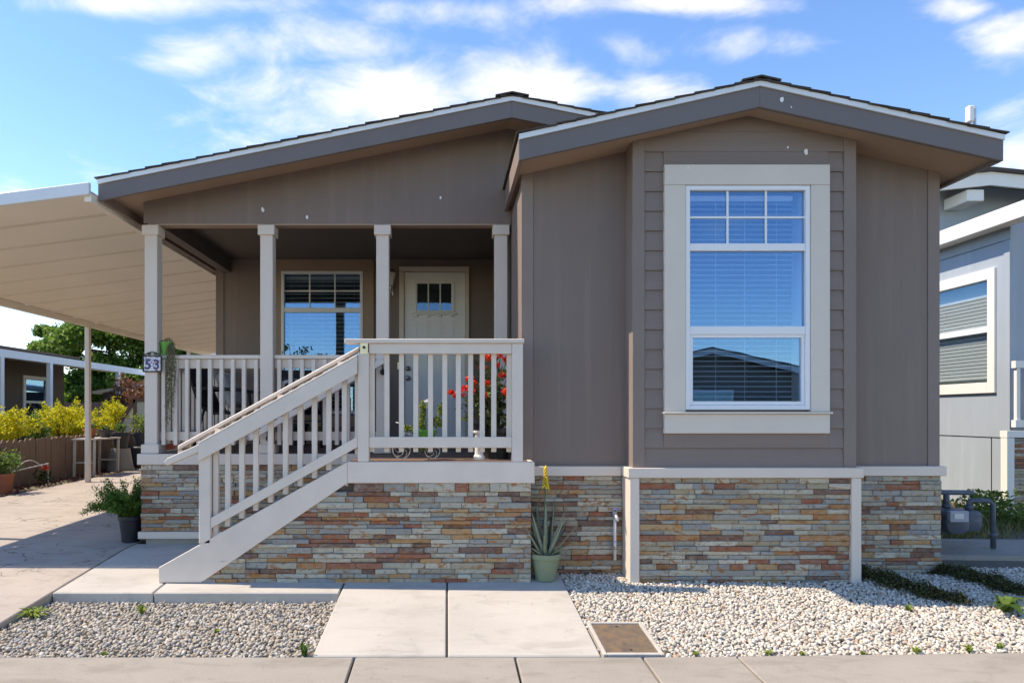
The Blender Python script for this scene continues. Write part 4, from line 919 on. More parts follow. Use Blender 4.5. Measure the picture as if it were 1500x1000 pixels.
# porch chairs
M_sling = mat('charcoal_sling_fabric', (.028, .028, .032), .8, .1, 30)
def chair(label, loc, rz):
    t = thing('patio_chair', label, 'chair', loc, 'dark patio chairs on the porch', rz)   # faces local +X
    prof = [(-.34, .86), (-.33, .72), (-.28, .55), (-.22, .42), (-.12, .36), (.10, .37), (.28, .40)]
    def sheet(p, y0, y1, th=.008):
        n = len(p); v = [(x, y0, z) for x, z in p] + [(x, y1, z) for x, z in p] + [(x, y0, z - th) for x, z in p] + [(x, y1, z - th) for x, z in p]
        f = [(i, i + 1, n + i + 1, n + i) for i in range(n - 1)] + [(2 * n + i, 3 * n + i, 3 * n + i + 1, 2 * n + i + 1) for i in range(n - 1)] + [(i, 2 * n + i, 2 * n + i + 1, i + 1) for i in range(n - 1)] + [(n + i, n + i + 1, 3 * n + i + 1, 3 * n + i) for i in range(n - 1)] + [(0, n, 3 * n, 2 * n), (n - 1, 3 * n - 1, 4 * n - 1, 2 * n - 1)]
        return MB().add(v, f)
    sheet(prof[:5], -.26, .26).build('backrest', M_sling, t, local=True, smooth=False); sheet(prof[4:], -.26, .26).build('seat', M_sling, t, local=True)
    for s in (-1, 1):
        y = s * .275
        MB().tube([(x, y, z) for x, z in prof], .014, 8).build('side_frame', M_black, t, local=True, smooth=True)
        MB().tube([(-.30, y * 1.04, .60), (-.1, y * 1.06, .60), (.20, y * 1.06, .58), (.26, y * 1.06, .55)], .016, 8).build('armrest', M_black, t, local=True, smooth=True)
        MB().tube([(.24, y * 1.06, .57), (.27, y * 1.06, .3), (.30, y * 1.06, .0)], .013, 8).build('leg', M_black, t, local=True, smooth=True)
        MB().tube([(-.18, y * 1.06, .42), (-.24, y * 1.06, .2), (-.30, y * 1.06, .0)], .013, 8).build('leg', M_black, t, local=True, smooth=True)
    MB().tube([(.27, -.29, .28), (.27, .29, .28)], .010, 6).build('stretcher', M_black, t, local=True)
    return t
def cushion(label, m, loc, size, tilt, rz):
    t = thing('cushion', label, 'cushion', loc, None, rz); n = 13; v = []; f = []
    for side in (1, -1):
        for i in range(n):
            for j in range(n):
                a, b = i / (n - 1) * 2 - 1, j / (n - 1) * 2 - 1; th = side * size[2] * ((1 - a ** 4) * (1 - b ** 4)) ** .5
                k = 1 - .10 * (abs(a) ** 2) * (1 - abs(b)) * .8 - .1 * (abs(b) ** 2) * (1 - abs(a)) * .8
                p = Vector((th, a * size[0] * k, b * size[1] * k)); p.rotate(Matrix.Rotation(tilt, 3, 'Y')); v.append(p)
        o = 0 if side > 0 else n * n
        f += [(o + i * n + j, o + (i + 1) * n + j, o + (i + 1) * n + j + 1, o + i * n + j + 1) for i in range(n - 1) for j in range(n - 1)]
    mb = MB().add(v, f); me = mb.mesh('cover', smooth=True); bm = bmesh.new(); bm.from_mesh(me); bmesh.ops.remove_doubles(bm, verts=bm.verts, dist=.0008); bmesh.ops.recalc_face_normals(bm, faces=bm.faces); bm.to_mesh(me); bm.free()
    o = bpy.data.objects.new('cover', me); COL.objects.link(o); me.materials.append(m); o.parent = t
def f_pat(q, b, oc, nt):
    n = q.noise(oc, 9, 2, .4, 1.0); nt.links.new(q.mixc(q.smooth(n, .50, .54), (.62, .60, .56, 1), (.05, .055, .075, 1)), b.inputs['Base Color'])
chair('dark sling patio chair turned sideways against the porch side railing', (-2.13, 6.80, .891), 0)
cushion('plain pale grey cushion on the sideways patio chair', mat('pale_grey_cotton', (.50, .49, .46), .9, .05, 40), (-2.16, 6.80, 1.475), (.21, .19, .06), R(-22), 0)
chair('dark sling patio chair facing the street under the porch window', (-1.62, 7.52, .891), R(-90))
cushion('cream cushion with dark blotched pattern on the street-facing patio chair', mat('patterned_cotton', (0, 0, 0), .9, fn=f_pat), (-1.62, 7.55, 1.475), (.22, .19, .06), R(-22), R(-90))

# ------------------------------------------------------------------ gas meter
gm_ = thing('gas_meter', 'blue grey painted gas meter with bent pipes on a concrete pad', 'gas meter', (4.6, 6.0, gz_(6)))
M_gas = mat('blue_grey_paint', (.085, .10, .125), .5, .1, 12, .2, 60)
pad2 = struct(MB().slab([(3.95, 5.70), (4.9, 5.66), (5.5, 5.74), (5.75, 6.0), (5.3, 6.28), (3.95, 6.34)], lambda x, y: gz_(y) + .012, .08).build('meter_pad', M_gutter))
def meter(cx, cy, w, zc):
    V = []; n = 28; prof = [(-.095, .55), (-.09, .85), (-.07, 1.0), (.07, 1.0), (.09, .85), (.095, .55)]
    for dy_, k in prof:
        for i in range(n):
            t = 2 * math.pi * i / n; c_, s_ = math.cos(t), math.sin(t); rx = .5 * w * (abs(c_) ** .6) * (1 if c_ > 0 else -1); rz = .52 * w * (abs(s_) ** (.55 if s_ > 0 else .8)) * (1 if s_ > 0 else -1)
            V.append((cx + rx * (.8 + .2 * k), cy + dy_, zc + rz * (.8 + .2 * k)))
    F = [(i * n + j, i * n + (j + 1) % n, (i + 1) * n + (j + 1) % n, (i + 1) * n + j) for i in range(5) for j in range(n)] + [tuple(range(n - 1, -1, -1)), tuple(range(5 * n, 6 * n))]
    return MB().add(V, F)
for cx, cy, w, zc in ((4.60, 5.90, .20, .325), (4.765, 5.96, .18, .325), (4.385, 5.95, .20, .30)):
    mbd = meter(cx, cy, w, zc).build('meter_body', M_gas, gm_, smooth=True); B(cx - w * .52, cx + w * .52, cy - .098, cy + .098, zc + .035, zc + .05).build('flange', M_gas, mbd)
ib = B(4.50, 4.66, 5.765, 5.808, .33, .425).build('index_box', mat('pale_index_box', (.34, .36, .40), .5), gm_, bev=.006); B(4.53, 4.61, 5.760, 5.7645, .36, .405).build('dial_window', mat('dial_face', (.6, .6, .58), .3), ib)
MB().tube([(4.20, 5.95, .585), (4.5, 5.95, .565), (4.83, 5.95, .56)], .022, 10).build('top_pipe', M_gas, gm_, smooth=True); MB().cyl((4.60, 5.95, .43), (4.60, 5.95, .57), .024).cyl((4.60, 5.95, .43), (4.60, 5.95, .46), .034).build('riser', M_gas, gm_, smooth=True)
MB().tube([(4.76, 5.90, .43), (4.76, 5.90, .485), (4.78, 5.90, .50), (4.93, 5.90, .495), (4.965, 5.90, .47), (4.97, 5.90, gz_(5.9) + .012)], .021, 10).cyl((4.76, 5.90, .42), (4.76, 5.90, .46), .032).cyl((4.97, 5.90, .18), (4.97, 5.90, .22), .028).build('outlet_pipe', M_gas, gm_, smooth=True)
MB().tube([(4.36, 5.92, .41), (4.36, 5.92, .49), (4.42, 5.92, .51), (4.50, 5.95, .51)], .019, 10).build('link_pipe', M_gas, gm_, smooth=True); MB().cyl((4.30, 5.97, gz_(5.97) + .012), (4.30, 5.97, .57), .02).build('service_pipe', M_gas, gm_, smooth=True)

gm_.location.x -= .25
# ------------------------------------------------------------------ right neighbour
nb = thing('house', 'pale blue grey neighbouring house with white window trim next to the gas meter', 'house', (8.5, 9, gz_(9)))
NX = 6.56; BLUE = (.36, .415, .465)
M_blue = mat('pale_blue_siding', BLUE, .7, fn=f_panel(BLUE, .30, 1, .4)); M_bluey = mat('pale_blue_siding_front', BLUE, .7, fn=f_panel(BLUE, .30, 0, .4)); M_nw = mat('white_exterior_paint', (.78, .75, .69), .5, .03, 4)
nwz0, nwz1, nwy0, nwy1 = 1.60, 2.90, 8.24, 9.5
for a in ((7.95, nwy0, .1, 3.62), (nwy1, 16, .1, 3.62), (nwy0, nwy1, .1, nwz0), (nwy0, nwy1, nwz1, 3.62)): B(NX, NX + .1, a[0], a[1], a[2], a[3]).build('wall', M_blue, nb)
B(NX + .101, 12, 7.95, 8.05, .1, 3.56).build('wall', M_bluey, nb)
B(NX - .006, NX - .0005, 7.95, 16, .965, .972).build('belt_seam', M_black, nb); B(NX - .006, NX - .0005, 8.22, 8.228, .1, .964).build('panel_seam', M_black, nb); B(NX - .006, NX - .0005, 7.95, 16, 3.28, 3.287).build('belt_seam', M_black, nb)
B(NX - .012, NX - .001, 7.945, 8.03, .973, 3.279).build('corner_board', M_blue, nb)
nwn = MB(); 
for a in ((nwy0 - .09, nwy0 + .02, nwz0 - .1, nwz1 + .1), (nwy1 - .02, nwy1 + .09, nwz0 - .1, nwz1 + .1), (nwy0 + .021, nwy1 - .021, nwz0 - .1, nwz0 + .03), (nwy0 + .021, nwy1 - .021, nwz1 - .03, nwz1 + .1)): nwn.box(NX - .03, NX + .06, a[0], a[1], a[2], a[3])
nw = nwn.build('window', M_nw, nb, bev=.004)
B(NX - .01, NX + .05, nwy0 + .021, nwy1 - .021, 2.24, 2.31).build('rail', M_white, nw); B(NX + .02, NX + .025, nwy0 + .021, nwy1 - .021, nwz0 + .03, 2.239).build('pane', M_glassd, nw); B(NX + .02, NX + .025, nwy0 + .021, nwy1 - .021, 2.311, nwz1 - .03).build('pane', M_glassd, nw)
zz = nwz0 + .08
while zz < nwz1 - .2: B(NX + .06, NX + .085, nwy0 + .10, nwy1 - .05, zz, zz + .036).build('slat', M_blind, nw); zz += .045
B(NX + .09, NX + .098, nwy0 - .05, nwy1 + .05, nwz0 - .05, nwz1 + .05).build('shade', mat('pale_shade', (.45, .47, .42), .9), nw)
# lower eave board and upper gable
ru = lambda x: 4.34 - .10 * abs(x - 6.95)
B(NX - .22, NX - .18, 6.6, 16, 3.42, 3.60).build('eave_board', M_nw, nb, bev=.004); MB().prism_y([(NX - .24, 3.585), (NX + 3, 4.15), (NX + 3, 4.19), (NX - .24, 3.625)], 9.31, 16).build('lower_roof', M_shingle, nb)
B(NX - .179, NX - .001, 6.61, 16, 3.43, 3.45).build('soffit', M_nw, nb)
MB().prism_y([(6.3, 3.62), (11, 3.62), (11, ru(11) - .001), (6.95, ru(6.95) - .001), (6.3, ru(6.3) - .001)], 9.2, 9.3).build('gable_wall', M_bluey, nb)
for a, b in ((6.1, 6.95), (6.95, 11)):
    MB().prism_y([(a, ru(a) - .17), (b, ru(b) - .17), (b, ru(b)), (a, ru(a))], 8.72, 8.76).build('rake_board', M_nw, nb); MB().prism_y([(a, ru(a) + .002), (b, ru(b) + .002), (b, ru(b) + .05), (a, ru(a) + .05)], 8.68, 16).build('upper_roof', M_shingle, nb)
B(6.68, 6.90, 8.765, 9.19, 3.98, 4.13).build('beam_end', M_nw, nb, bev=.01)
# neighbour porch corner
B(6.235, 6.315, 7.60, 7.69, .12, .98).build('corner_post', M_nw, nb); B(6.235, 9, 7.60, 7.70, .985, 1.06).build('porch_band', M_nw, nb); nsk = B(6.32, 9, 7.64, 7.70, .1, .98).build('stone_skirt', M_mortar, nb); stones(nsk, 6.32, 7.3, .14, .975, 7.625, seed=9)
B(6.33, 9, 7.60, 7.66, 1.10, 1.18).build('porch_rail', M_nw, nb); B(6.33, 9, 7.60, 7.66, 1.76, 1.84).build('porch_rail', M_nw, nb)
for i in range(8): B(6.35 + i * .14, 6.39 + i * .14, 7.61, 7.65, 1.181, 1.759).build('baluster', M_nw, nb)
# antenna
an = thing('antenna', 'white box antenna on a short mast above the neighbouring roof', 'antenna', (6.78, 8.72, 4.38))
MB().cyl((6.80, 8.80, 4.36), (6.80, 8.80, 5.20), .018).build('mast', M_galv, an, smooth=True); B(6.70, 6.775, 8.76, 8.84, 5.00, 5.21).build('antenna_box', M_white, an, bev=.012); B(6.776, 6.79, 8.77, 8.83, 5.04, 5.14).build('bracket', M_galv, an)

# ------------------------------------------------------------------ left side: fence, neighbour, plants
fn_ = thing('fence', 'weathered low picket fence along the driveway mulch strip', 'fence', (-6.5, 11.5, .16))
M_picket = mat('weathered_wood', (0, 0, 0), .85, fn=f_wood((.34, .24, .175), (.10, .065, .045)))
pk = None; y = 8.0; rf = random.Random(5)
def picket_mesh(dog):
    w = .068; h = .76; me = MB().prism_x([(-w, 0), (w, 0), (w, h - .05), (w * .45, h), (-w * .45, h), (-w, h - .05)] if dog else [(-w, 0), (w, 0), (w, h - .03), (w * .6, h - .005), (0, h), (-w * .6, h - .005), (-w, h - .03)], -.009, .009).mesh('picket'); me.materials.append(M_picket); return me
pms = [picket_mesh(True), picket_mesh(False)]
while y < 17.5:
    o = bpy.data.objects.new('picket', pms[rf.randrange(2)]); COL.objects.link(o); o.parent = fn_
    o.location = Vector((-6.5 + rf.uniform(-.006, .006), y, .10 + rf.uniform(-.012, .012) + (.012 * (y - 10)))) - wloc(fn_); o.rotation_euler = (rf.uniform(-.012, .012), 0, 0); o.scale = (1, rf.uniform(.86, .97), 1); y += .142
for zz in (.32, .72): MB().bar((-6.53, 7.9, zz - .02), (-6.53, 17.5, zz + .09), .035, .08, (1, 0, 0)).build('rail', M_picket, fn_)
for yy in (8.2, 10.4, 12.6, 14.8, 17.2): B(-6.60, -6.552, yy - .045, yy + .045, .02, .82).build('post', M_picket, fn_)
M_mulch = mat('red_mulch', (0, 0, 0), .9, fn=f_island([(0, (.10, .025, .015)), (.5, (.22, .065, .04)), (.85, (.30, .12, .08)), (1, (.40, .30, .22))], .9))
struct(MB().slab([(-6.52, 4), (-6.01, 4), (-6.01, 18), (-6.52, 18)], lambda x, y: gz_(y) - .02, .08).build('planting_strip', mat('mulch_soil', (.10, .04, .028), .95, .2, 20, .6, 60)))
n = 2600; P = np.stack([rng.uniform(-6.48, -6.0, n), rng.uniform(7.5, 17, n), np.zeros(n)], 1); P[:, 2] = [gz_(b) + .0 for b in P[:, 1]]; P[:, 2] += rng.uniform(-.01, .02, n)
Vv, Ff = leafcloud(P, rng.uniform(.04, .09, n), rng.uniform(.015, .03, n), up=1.6, rnd=.5); mo = npmesh('mulch', Vv, Ff, M_mulch, None, False, 'stuff'); tag(mo, 'red brown wood mulch chips along the foot of the picket fence', 'mulch')

def bush(name, label, cat, c, r, n, m, leaf, group=None, stemm=None, spiky=True):
    t = thing(name, label, cat, (c[0], c[1], gz_(c[1]) - .1), group); P = []
    k = 26; cen = blobpts(c, np.array(r) * .8, k, .35)
    st_ = MB()
    for q_ in cen:
        st_.tube([(c[0], c[1], gz_(c[1]) - .1), ((c[0] + q_[0]) / 2, (c[1] + q_[1]) / 2, (c[2] + q_[2]) / 2 - .05), tuple(q_)], .012, 5, .004)
        P.append(blobpts(q_, np.array(r) * rng.uniform(.26, .42), n // k, .4))
        if spiky:
            dirv = (q_ - np.array(c)); dirv = dirv / (np.linalg.norm(dirv) + 1e-6) + np.array((0, 0, .5)); tt = rng.random(n // k // 3)
            P.append(q_ + dirv * tt[:, None] * .45 * r[2] + rng.normal(size=(len(tt), 3)) * .03)
    st_.build('stems', M_stem, t); P = np.concatenate(P)
    Vv, Ff = leafcloud(P - np.array(wloc(t)), leaf * rng.uniform(.7, 1.3, len(P)), leaf * .45); npmesh('foliage', Vv, Ff, m, t); return t
bush('golden_shrub', 'large golden yellow shrub behind the fence before the brown house window', 'shrub', (-7.25, 10.9, 1.05), (.62, .7, .45), 6500, G_GOLD, .055, 'golden shrubs behind the fence')
bush('golden_shrub', 'golden yellow shrub behind the fence in line with the carport post', 'shrub', (-7.35, 13.2, 1.02), (.60, .9, .38), 6500, G_GOLD, .055, 'golden shrubs behind the fence')
bush('golden_shrub', 'golden yellow shrub partly behind the lattice panel', 'shrub', (-7.5, 15.7, 1.10), (.55, .7, .42), 4500, G_GOLD, .055, 'golden shrubs behind the fence')
bush('green_shrub', 'small plain green shrub between two golden shrubs', 'shrub', (-7.05, 11.8, .95), (.25, .3, .35), 900, G_MID, .05)
bush('rust_shrub', 'rusty brown feathery shrub above the lattice panel', 'shrub', (-8.0, 17.9, 1.75), (.85, .7, .5), 4200, G_RUST, .07)
# lattice panel
lt_ = thing('lattice_panel', 'triangular cream lattice panel in a brown wooden frame behind the fence', 'lattice', (-7.0, 15.3, .2))
M_latb = mat('brown_lattice_frame', (.17, .085, .055), .75, .1, 8); M_lat = mat('cream_lattice', (.60, .53, .42), .7, .06, 8)
def lx_(px): return (px - 655) * 15.3 / 1000
la, lb, lc = lx_(162), lx_(198), lx_(213); lz0 = .72; lz1 = 1.24 + .022 * 15.3
MB().bar((la, 15.3, lz0), (lb, 15.3, lz1), .06, .07).build('frame_rail', M_latb, lt_); B(lb - .035, lb + .035, 15.27, 15.33, .15, lz1 + .03).build('frame_post', M_latb, lt_); B(lb + .036, lc + .3, 15.27, 15.33, lz1 - .05, lz1 + .02).build('frame_rail', M_latb, lt_)
for i in range(14):
    t = i / 14; x = la + (lb - la) * t; MB().bar((x, 15.29, lz0), (lb - .03, 15.29, lz0 + (lz1 - lz0) * (1 - t) * .0 + (lb - x) * .95), .008, .022).build('lattice_strip', M_lat, lt_) if lz0 + (lb - x) * .95 < lz1 else None
    zt = lz0 + (lz1 - lz0) * t; MB().bar((lb - .03, 15.305, lz0 + .02 + t * .8), (max(la + .05, lb - .55 + .0 * t), 15.305, lz0 + .02 + t * .05), .008, .022).build('lattice_strip', M_lat, lt_)
B(lb + .04, lc + .3, 15.295, 15.305, .5, lz1 - .051).build('solid_panel', mat('pale_green_panel', (.52, .50, .36), .8), lt_)
# stand, pots
ps = thing('plant_stand', 'white metal frame plant stand against the fence', 'plant stand', (-6.25, 12.25, gz_(12.2)))
M_std = mat('cream_metal', (.55, .50, .43), .5, .08, 12)
for (x, y) in ((-6.42, 11.75), (-6.08, 11.75), (-6.42, 12.6), (-6.08, 12.6)): MB().bar((x, y, gz_(12) - .01), (x, y + .02, .80), .035, .035, (1, 0, 0)).build('leg', M_std, ps)
B(-6.45, -6.05, 11.72, 12.66, .801, .825).build('top', M_std, ps); 
for y in (11.76, 12.61): B(-6.40, -6.1, y - .01, y + .015, .40, .425).build('stretcher', M_std, ps)
M_dpot = mat('charcoal_planter', (.05, .05, .055), .6, .08, 6); M_gpot2 = mat('grey_concrete_planter', (.30, .29, .28), .8, .08, 6); M_terra = mat('terracotta', (.36, .13, .07), .8, .1, 8)
def planted(label, loc, r0, r1, h, m, crown, leafm, leaf, n, cat='potted plant', group=None):
    t = thing('potted_plant', label, cat, loc, group); pot(t, loc, r0, r1, h, m); c = (loc[0], loc[1], loc[2] + h + crown[2] * .7); P = blobpts(c, crown, n, .15)
    s_ = MB()
    for k in range(9): q_ = P[k]; s_.tube([(loc[0], loc[1], loc[2] + h - .03), tuple((np.array((loc[0], loc[1], loc[2] + h)) + q_) / 2), tuple(q_)], .005, 4)
    s_.build('stems', M_gstem, t); Vv, Ff = leafcloud(P - np.array(wloc(t)), leaf, leaf * .5); npmesh('foliage', Vv, Ff, leafm, t); return t
planted('red clay pot of dark leaves on the white plant stand', (-6.27, 11.98, .826), .07, .10, .17, M_terra, (.12, .12, .10), G_DARK, .05, 60)
planted('charcoal bowl of dark leaves on the white plant stand', (-6.22, 12.42, .826), .08, .12, .14, M_dpot, (.10, .10, .06), G_DARK, .05, 40)
bk = thing('planter_base', 'upturned grey concrete tub supporting a charcoal planter by the fence', 'tub', (-6.22, 13.0, gz_(13)))
MB().lathe([(.001, 0), (.24, 0), (.17, .42), (.001, .42)], (-6.22, 13.0, gz_(13)), 24).build('tub', M_gpot2, bk)
planted('charcoal planter with a small green plant on the upturned grey tub', (-6.22, 13.0, gz_(13) + .421), .12, .16, .30, M_dpot, (.12, .12, .13), G_MID, .06, 130)
bk2 = thing('planter_base', 'black upturned tub beside the grey one at the fence', 'tub', (-6.2, 13.9, gz_(13.9)))
MB().lathe([(.001, 0), (.27, 0), (.27, .40), (.25, .42), (.001, .42)], (-6.2, 13.9, gz_(13.9)), 24).build('tub', M_dpot, bk2)
planted('black planter with pale variegated leaves on the black tub', (-6.2, 13.9, gz_(13.9) + .421), .15, .19, .28, M_dpot, (.26, .26, .24), G_LIME, .07, 360)
planted('terracotta pot with dark leafy plant beside the black tubs', (-6.1, 14.7, gz_(14.7) + .0), .22, .28, .72, mat('deep_red_planter', (.20, .05, .035), .6), (.32, .32, .34), G_DARK, .08, 360)
planted('terracotta pot with green leaves at the mulch edge', (-6.22, 9.55, gz_(9.5)), .10, .14, .28, M_terra, (.28, .25, .22), G_MID, .06, 420)
rf_ = thing('red_flower_plant', 'small red flowering plant growing low in the mulch by the fence', 'plant', (-6.28, 10.6, gz_(10.6)))
P = blobpts((-6.28, 10.6, gz_(10.6) + .14), (.14, .14, .12), 160, .1); Vv, Ff = leafcloud(P - np.array(wloc(rf_)), .05, .025); npmesh('foliage', Vv, Ff, G_DARK, rf_)
P = blobpts((-6.24, 10.58, gz_(10.6) + .26), (.07, .07, .05), 50, .1); Vv, Ff = leafcloud(P - np.array(wloc(rf_)), .04, .03); npmesh('flower_head', Vv, Ff, M_red, rf_)
fp2 = thing('red_flower_plant', 'red blooms leaning above the terracotta pot at the mulch edge', 'plant', (-6.36, 9.45, gz_(9.5)))
P = blobpts((-6.33, 9.5, .70), (.10, .10, .09), 70, .1); Vv, Ff = leafcloud(P - np.array(wloc(fp2)), .045, .035); npmesh('flower_head', Vv, Ff, M_red, fp2); MB().tube([(-6.36, 9.45, gz_(9.5) - .01), (-6.35, 9.48, .4), (-6.33, 9.5, .68)], .006, 5).build('stem', M_gstem, fp2)
hoop = thing('wire_hoop', 'white bent wire garden hoop standing in the mulch', 'hoop', (-6.2, 10.0, gz_(10)))
MB().tube([(-6.22, 9.66, gz_(9.7)), (-6.22, 9.68, .42)], .007, 6).tube([(-6.22, 10.65, gz_(10.6)), (-6.22, 10.63, .48)], .007, 6).build('leg', M_wire, hoop); MB().tube([(-6.22, 9.66, .42), (-6.22, 10.65, .48)], .009, 6).build('crossbar', M_wire, hoop); MB().tube([(-6.22, 9.8 + .07 * i, .43 + .13 * math.sin(math.pi * i / 10)) for i in range(11)], .006, 6).build('arch', M_wire, hoop)

# left neighbour
ln2 = thing('house', 'brown neighbouring house beyond the picket fence and golden shrubs', 'house', (-13, 15, .1))
BR = (.15, .118, .10); M_br = mat('brown_siding', BR, .75, fn=f_panel(BR, .3, 1, .3))
HX = -11.0
wins = ((12.9, 14.0, 1.25, 2.25), (17.75, 18.75, .95, 2.2))
segs = [(9.0, 12.9), (14.0, 17.75), (18.75, 19.6)]
for a, b in segs: B(HX - .1, HX, a, b, .75, 2.9).build('wall', M_br, ln2)
for a, b, c, d_ in wins:
    B(HX - .1, HX, a, b, .75, c).build('wall', M_br, ln2); B(HX - .1, HX, a, b, d_, 2.9).build('wall', M_br, ln2)
    w = MB()
    for r in ((a - .06, a + .04, c - .06, d_ + .06), (b - .04, b + .06, c - .06, d_ + .06), (a + .041, b - .041, c - .06, c + .04), (a + .041, b - .041, d_ - .04, d_ + .06)): w.box(HX - .05, HX + .03, *r)
    w = w.build('window', M_white, ln2); B(HX - .03, HX + .01, a + .041, b - .041, (c + d_) / 2 - .03, (c + d_) / 2 + .03).build('rail', M_white, w); B(HX - .02, HX - .015, a + .041, b - .041, c + .04, d_ - .04).build('pane', M_glass, w)
    B(HX - .09, HX - .08, a, b, c, d_).build('shade', mat('dark_room', (.05, .05, .055), .9), w)  # dark sheet stands in for the unlit room behind each pane
B(HX - .06, HX - .02, 9, 19.58, .05, .749).build('skirt', mat('dark_skirt', (.04, .032, .028), .9), ln2); B(HX - 7, HX - .101, 19.5, 19.6, .05, 2.9).build('wall', M_br, ln2); B(HX - 7, HX - .101, 9.0, 9.1, .05, 2.9).build('wall', M_br, ln2)
MB().prism_y([(HX - 7.3, 2.85), (HX - 3.5, 3.35), (HX + .3, 2.85), (HX + .3, 2.9), (HX - 3.5, 3.42), (HX - 7.3, 2.9)], 8.8, 19.9).build('roof', M_shingle, ln2)
nc = thing('carport', 'white flat carport frame beside the brown neighbouring house', 'carport', (-9.2, 16, .17))
MB().prism_y([(-11.0, 2.62), (-9.03, 2.50), (-9.03, 2.53), (-11.0, 2.65)], 11, 22).build('roof_sheet', M_awn, nc); B(-9.03, -8.96, 11, 22, 2.40, 2.56).build('beam', M_metalwhite, nc)
for y in (13.75, 15.45, 18.65): B(-9.04, -8.95, y - .05, y + .05, gz_(y) - .15, 2.399).build('post', M_metalwhite, nc)
shd = thing('shed', 'low dark shed with a white edged roof behind the lattice', 'shed', (-8.6, 20.6, .1))
B(-10.2, -7.2, 20.2, 22.2, .1, 1.9).build('wall', mat('slate_shed_wall', (.07, .075, .085), .8, .08, 4), shd); MB().prism_y([(-10.4, 1.85), (-7.0, 2.35), (-7.0, 2.43), (-10.4, 1.93)], 20.0, 22.4).build('roof', M_metalwhite, shd)
bgw = thing('fence', 'tall brown board fence in the shade under the tree', 'fence', (-9.5, 22.8, .1)); 
for i in range(46): B(-16 + i * .2, -15.81 + i * .2, 22.8, 22.83, .05, 1.65 + random.uniform(-.02, .02)).build('picket', M_picket, bgw)
for zz in (.5, 1.3): B(-16, -6.8, 22.831, 22.87, zz, zz + .09).build('rail', M_picket, bgw)

# tree
def tree(name, label, base, H, crowns, n, m, leaf):
    t = thing(name, label, 'tree', base); b = Vector(base); tr = MB()
    tr.tube([b, b + Vector((.08, 0, H * .18)), b + Vector((-.05, .05, H * .38))], .20, 10, .13); tk = tr.build('trunk', mat('bark', (.09, .07, .055), .9, .2, 10, .8, 30), t, smooth=True)
    li = MB(); P = []
    for c in crowns:
        cc = np.array(c[:3]); li.tube([b + Vector((-.05, .05, H * .36)), b.lerp(Vector(cc), .6) + Vector((0, 0, H * .22)), Vector(cc)], .08, 6, .02)
        for q_ in blobpts(cc, (c[3], c[3], c[3] * .8), 18, .35):
            li.tube([tuple(cc), tuple((cc + q_) / 2 + np.array((0, 0, .1))), tuple(q_)], .025, 5, .006); P.append(blobpts(q_, np.array((.42, .42, .30)) * c[3] * rng.uniform(.7, 1.1), n, .25))
    li.build('limbs', mat('bark', (0, 0, 0)), t); P = np.concatenate(P); Vv, Ff = leafcloud(P - np.array(base), leaf * rng.uniform(.7, 1.3, len(P)), leaf * .62); npmesh('crown', Vv, Ff, m, t); return t
tree('broadleaf_tree', 'broad leafy green tree behind the brown house and carport', (-11.8, 26.0, .1), 6.0,
     [(-11.6, 25.6, 4.3, 1.5), (-13.4, 25.5, 3.7, 1.4), (-14.9, 25.8, 3.9, .95), (-10.0, 25.5, 3.9, 1.5), (-12.5, 26, 5.0, 1.1), (-9.0, 26, 3.0, 1.4), (-10.8, 25.2, 2.4, 1.4), (-12.8, 25.6, 2.3, 1.3), (-7.6, 26.2, 3.3, 1.4), (-13.7, 25.2, 1.9, 1.2), (-15.2, 25.4, 2.2, 1.1)], 380, leafmat('bright_tree_leaf', [(0, (.06, .13, .02)), (.5, (.14, .25, .04)), (1, (.28, .38, .09))], .55), .16)  # leaf tones range from deep to bright green

# ------------------------------------------------------------------ weeds, ground cover, grass
def weed(label, x, y, z, r, n, m, leaf, h=.5, cat='weed', group=None, name='weed'):
    P = []; n_ = n; az_ = rng.uniform(0, 6.28, n_); rad = rng.uniform(.1, 1, n_) * r
    o = thing(name, label, cat, (x, y, z), group)
    V = []; F = []
    for a, rr_ in zip(az_, rad):
        dirv = np.array((math.cos(a), math.sin(a), 0)); sd_ = np.array((-dirv[1], dirv[0], 0)); w = leaf * random.uniform(.6, 1.1); b0 = dirv * .008; hh = h * r * random.uniform(.6, 1.3); k = len(V)
        mid = dirv * rr_ * .5 + np.array((0, 0, hh)); tip = dirv * rr_ + np.array((0, 0, hh * random.uniform(.3, 1.1)))
        V += [b0 - sd_ * w * .15 - np.array((0, 0, .01)), b0 + sd_ * w * .15 - np.array((0, 0, .01)), mid + sd_ * w * .5, mid - sd_ * w * .5, tip + sd_ * w * .12, tip - sd_ * w * .12]; F += [(k, k + 1, k + 2, k + 3), (k + 3, k + 2, k + 4, k + 5)]
    npmesh('leaves', np.array(V), np.array(F), m, o); return o
def gp(px, py, off=0.0):
    D = 1.69 / ((py - 607) / 1000 + .089); return ((px - 655) * D / 1000, D)
GL_ = G_LIME
x, y = gp(1472, 893); weed('broad leaved bright green weed at the edge of the white gravel', x, y, zr(x, y) + .02, .17, 26, G_MID, .055, .45)
x, y = gp(48, 893); weed('low clump of bright green weeds in the pebbles against the driveway edge', x, y, zl(x, y) + .02, .13, 60, GL_, .02, .35)
x, y = gp(208, 886); weed('small green weed in the pebbles below the path edge', x, y, zl(x, y) + .02, .06, 26, GL_, .016, .7)
x, y = gp(446, 958); weed('tuft of green grass at the walkway corner by the pebbles', x, y, zl(x, y) + .02, .06, 50, G_MID, .008, .9, 'grass tuft', name='grass_tuft')
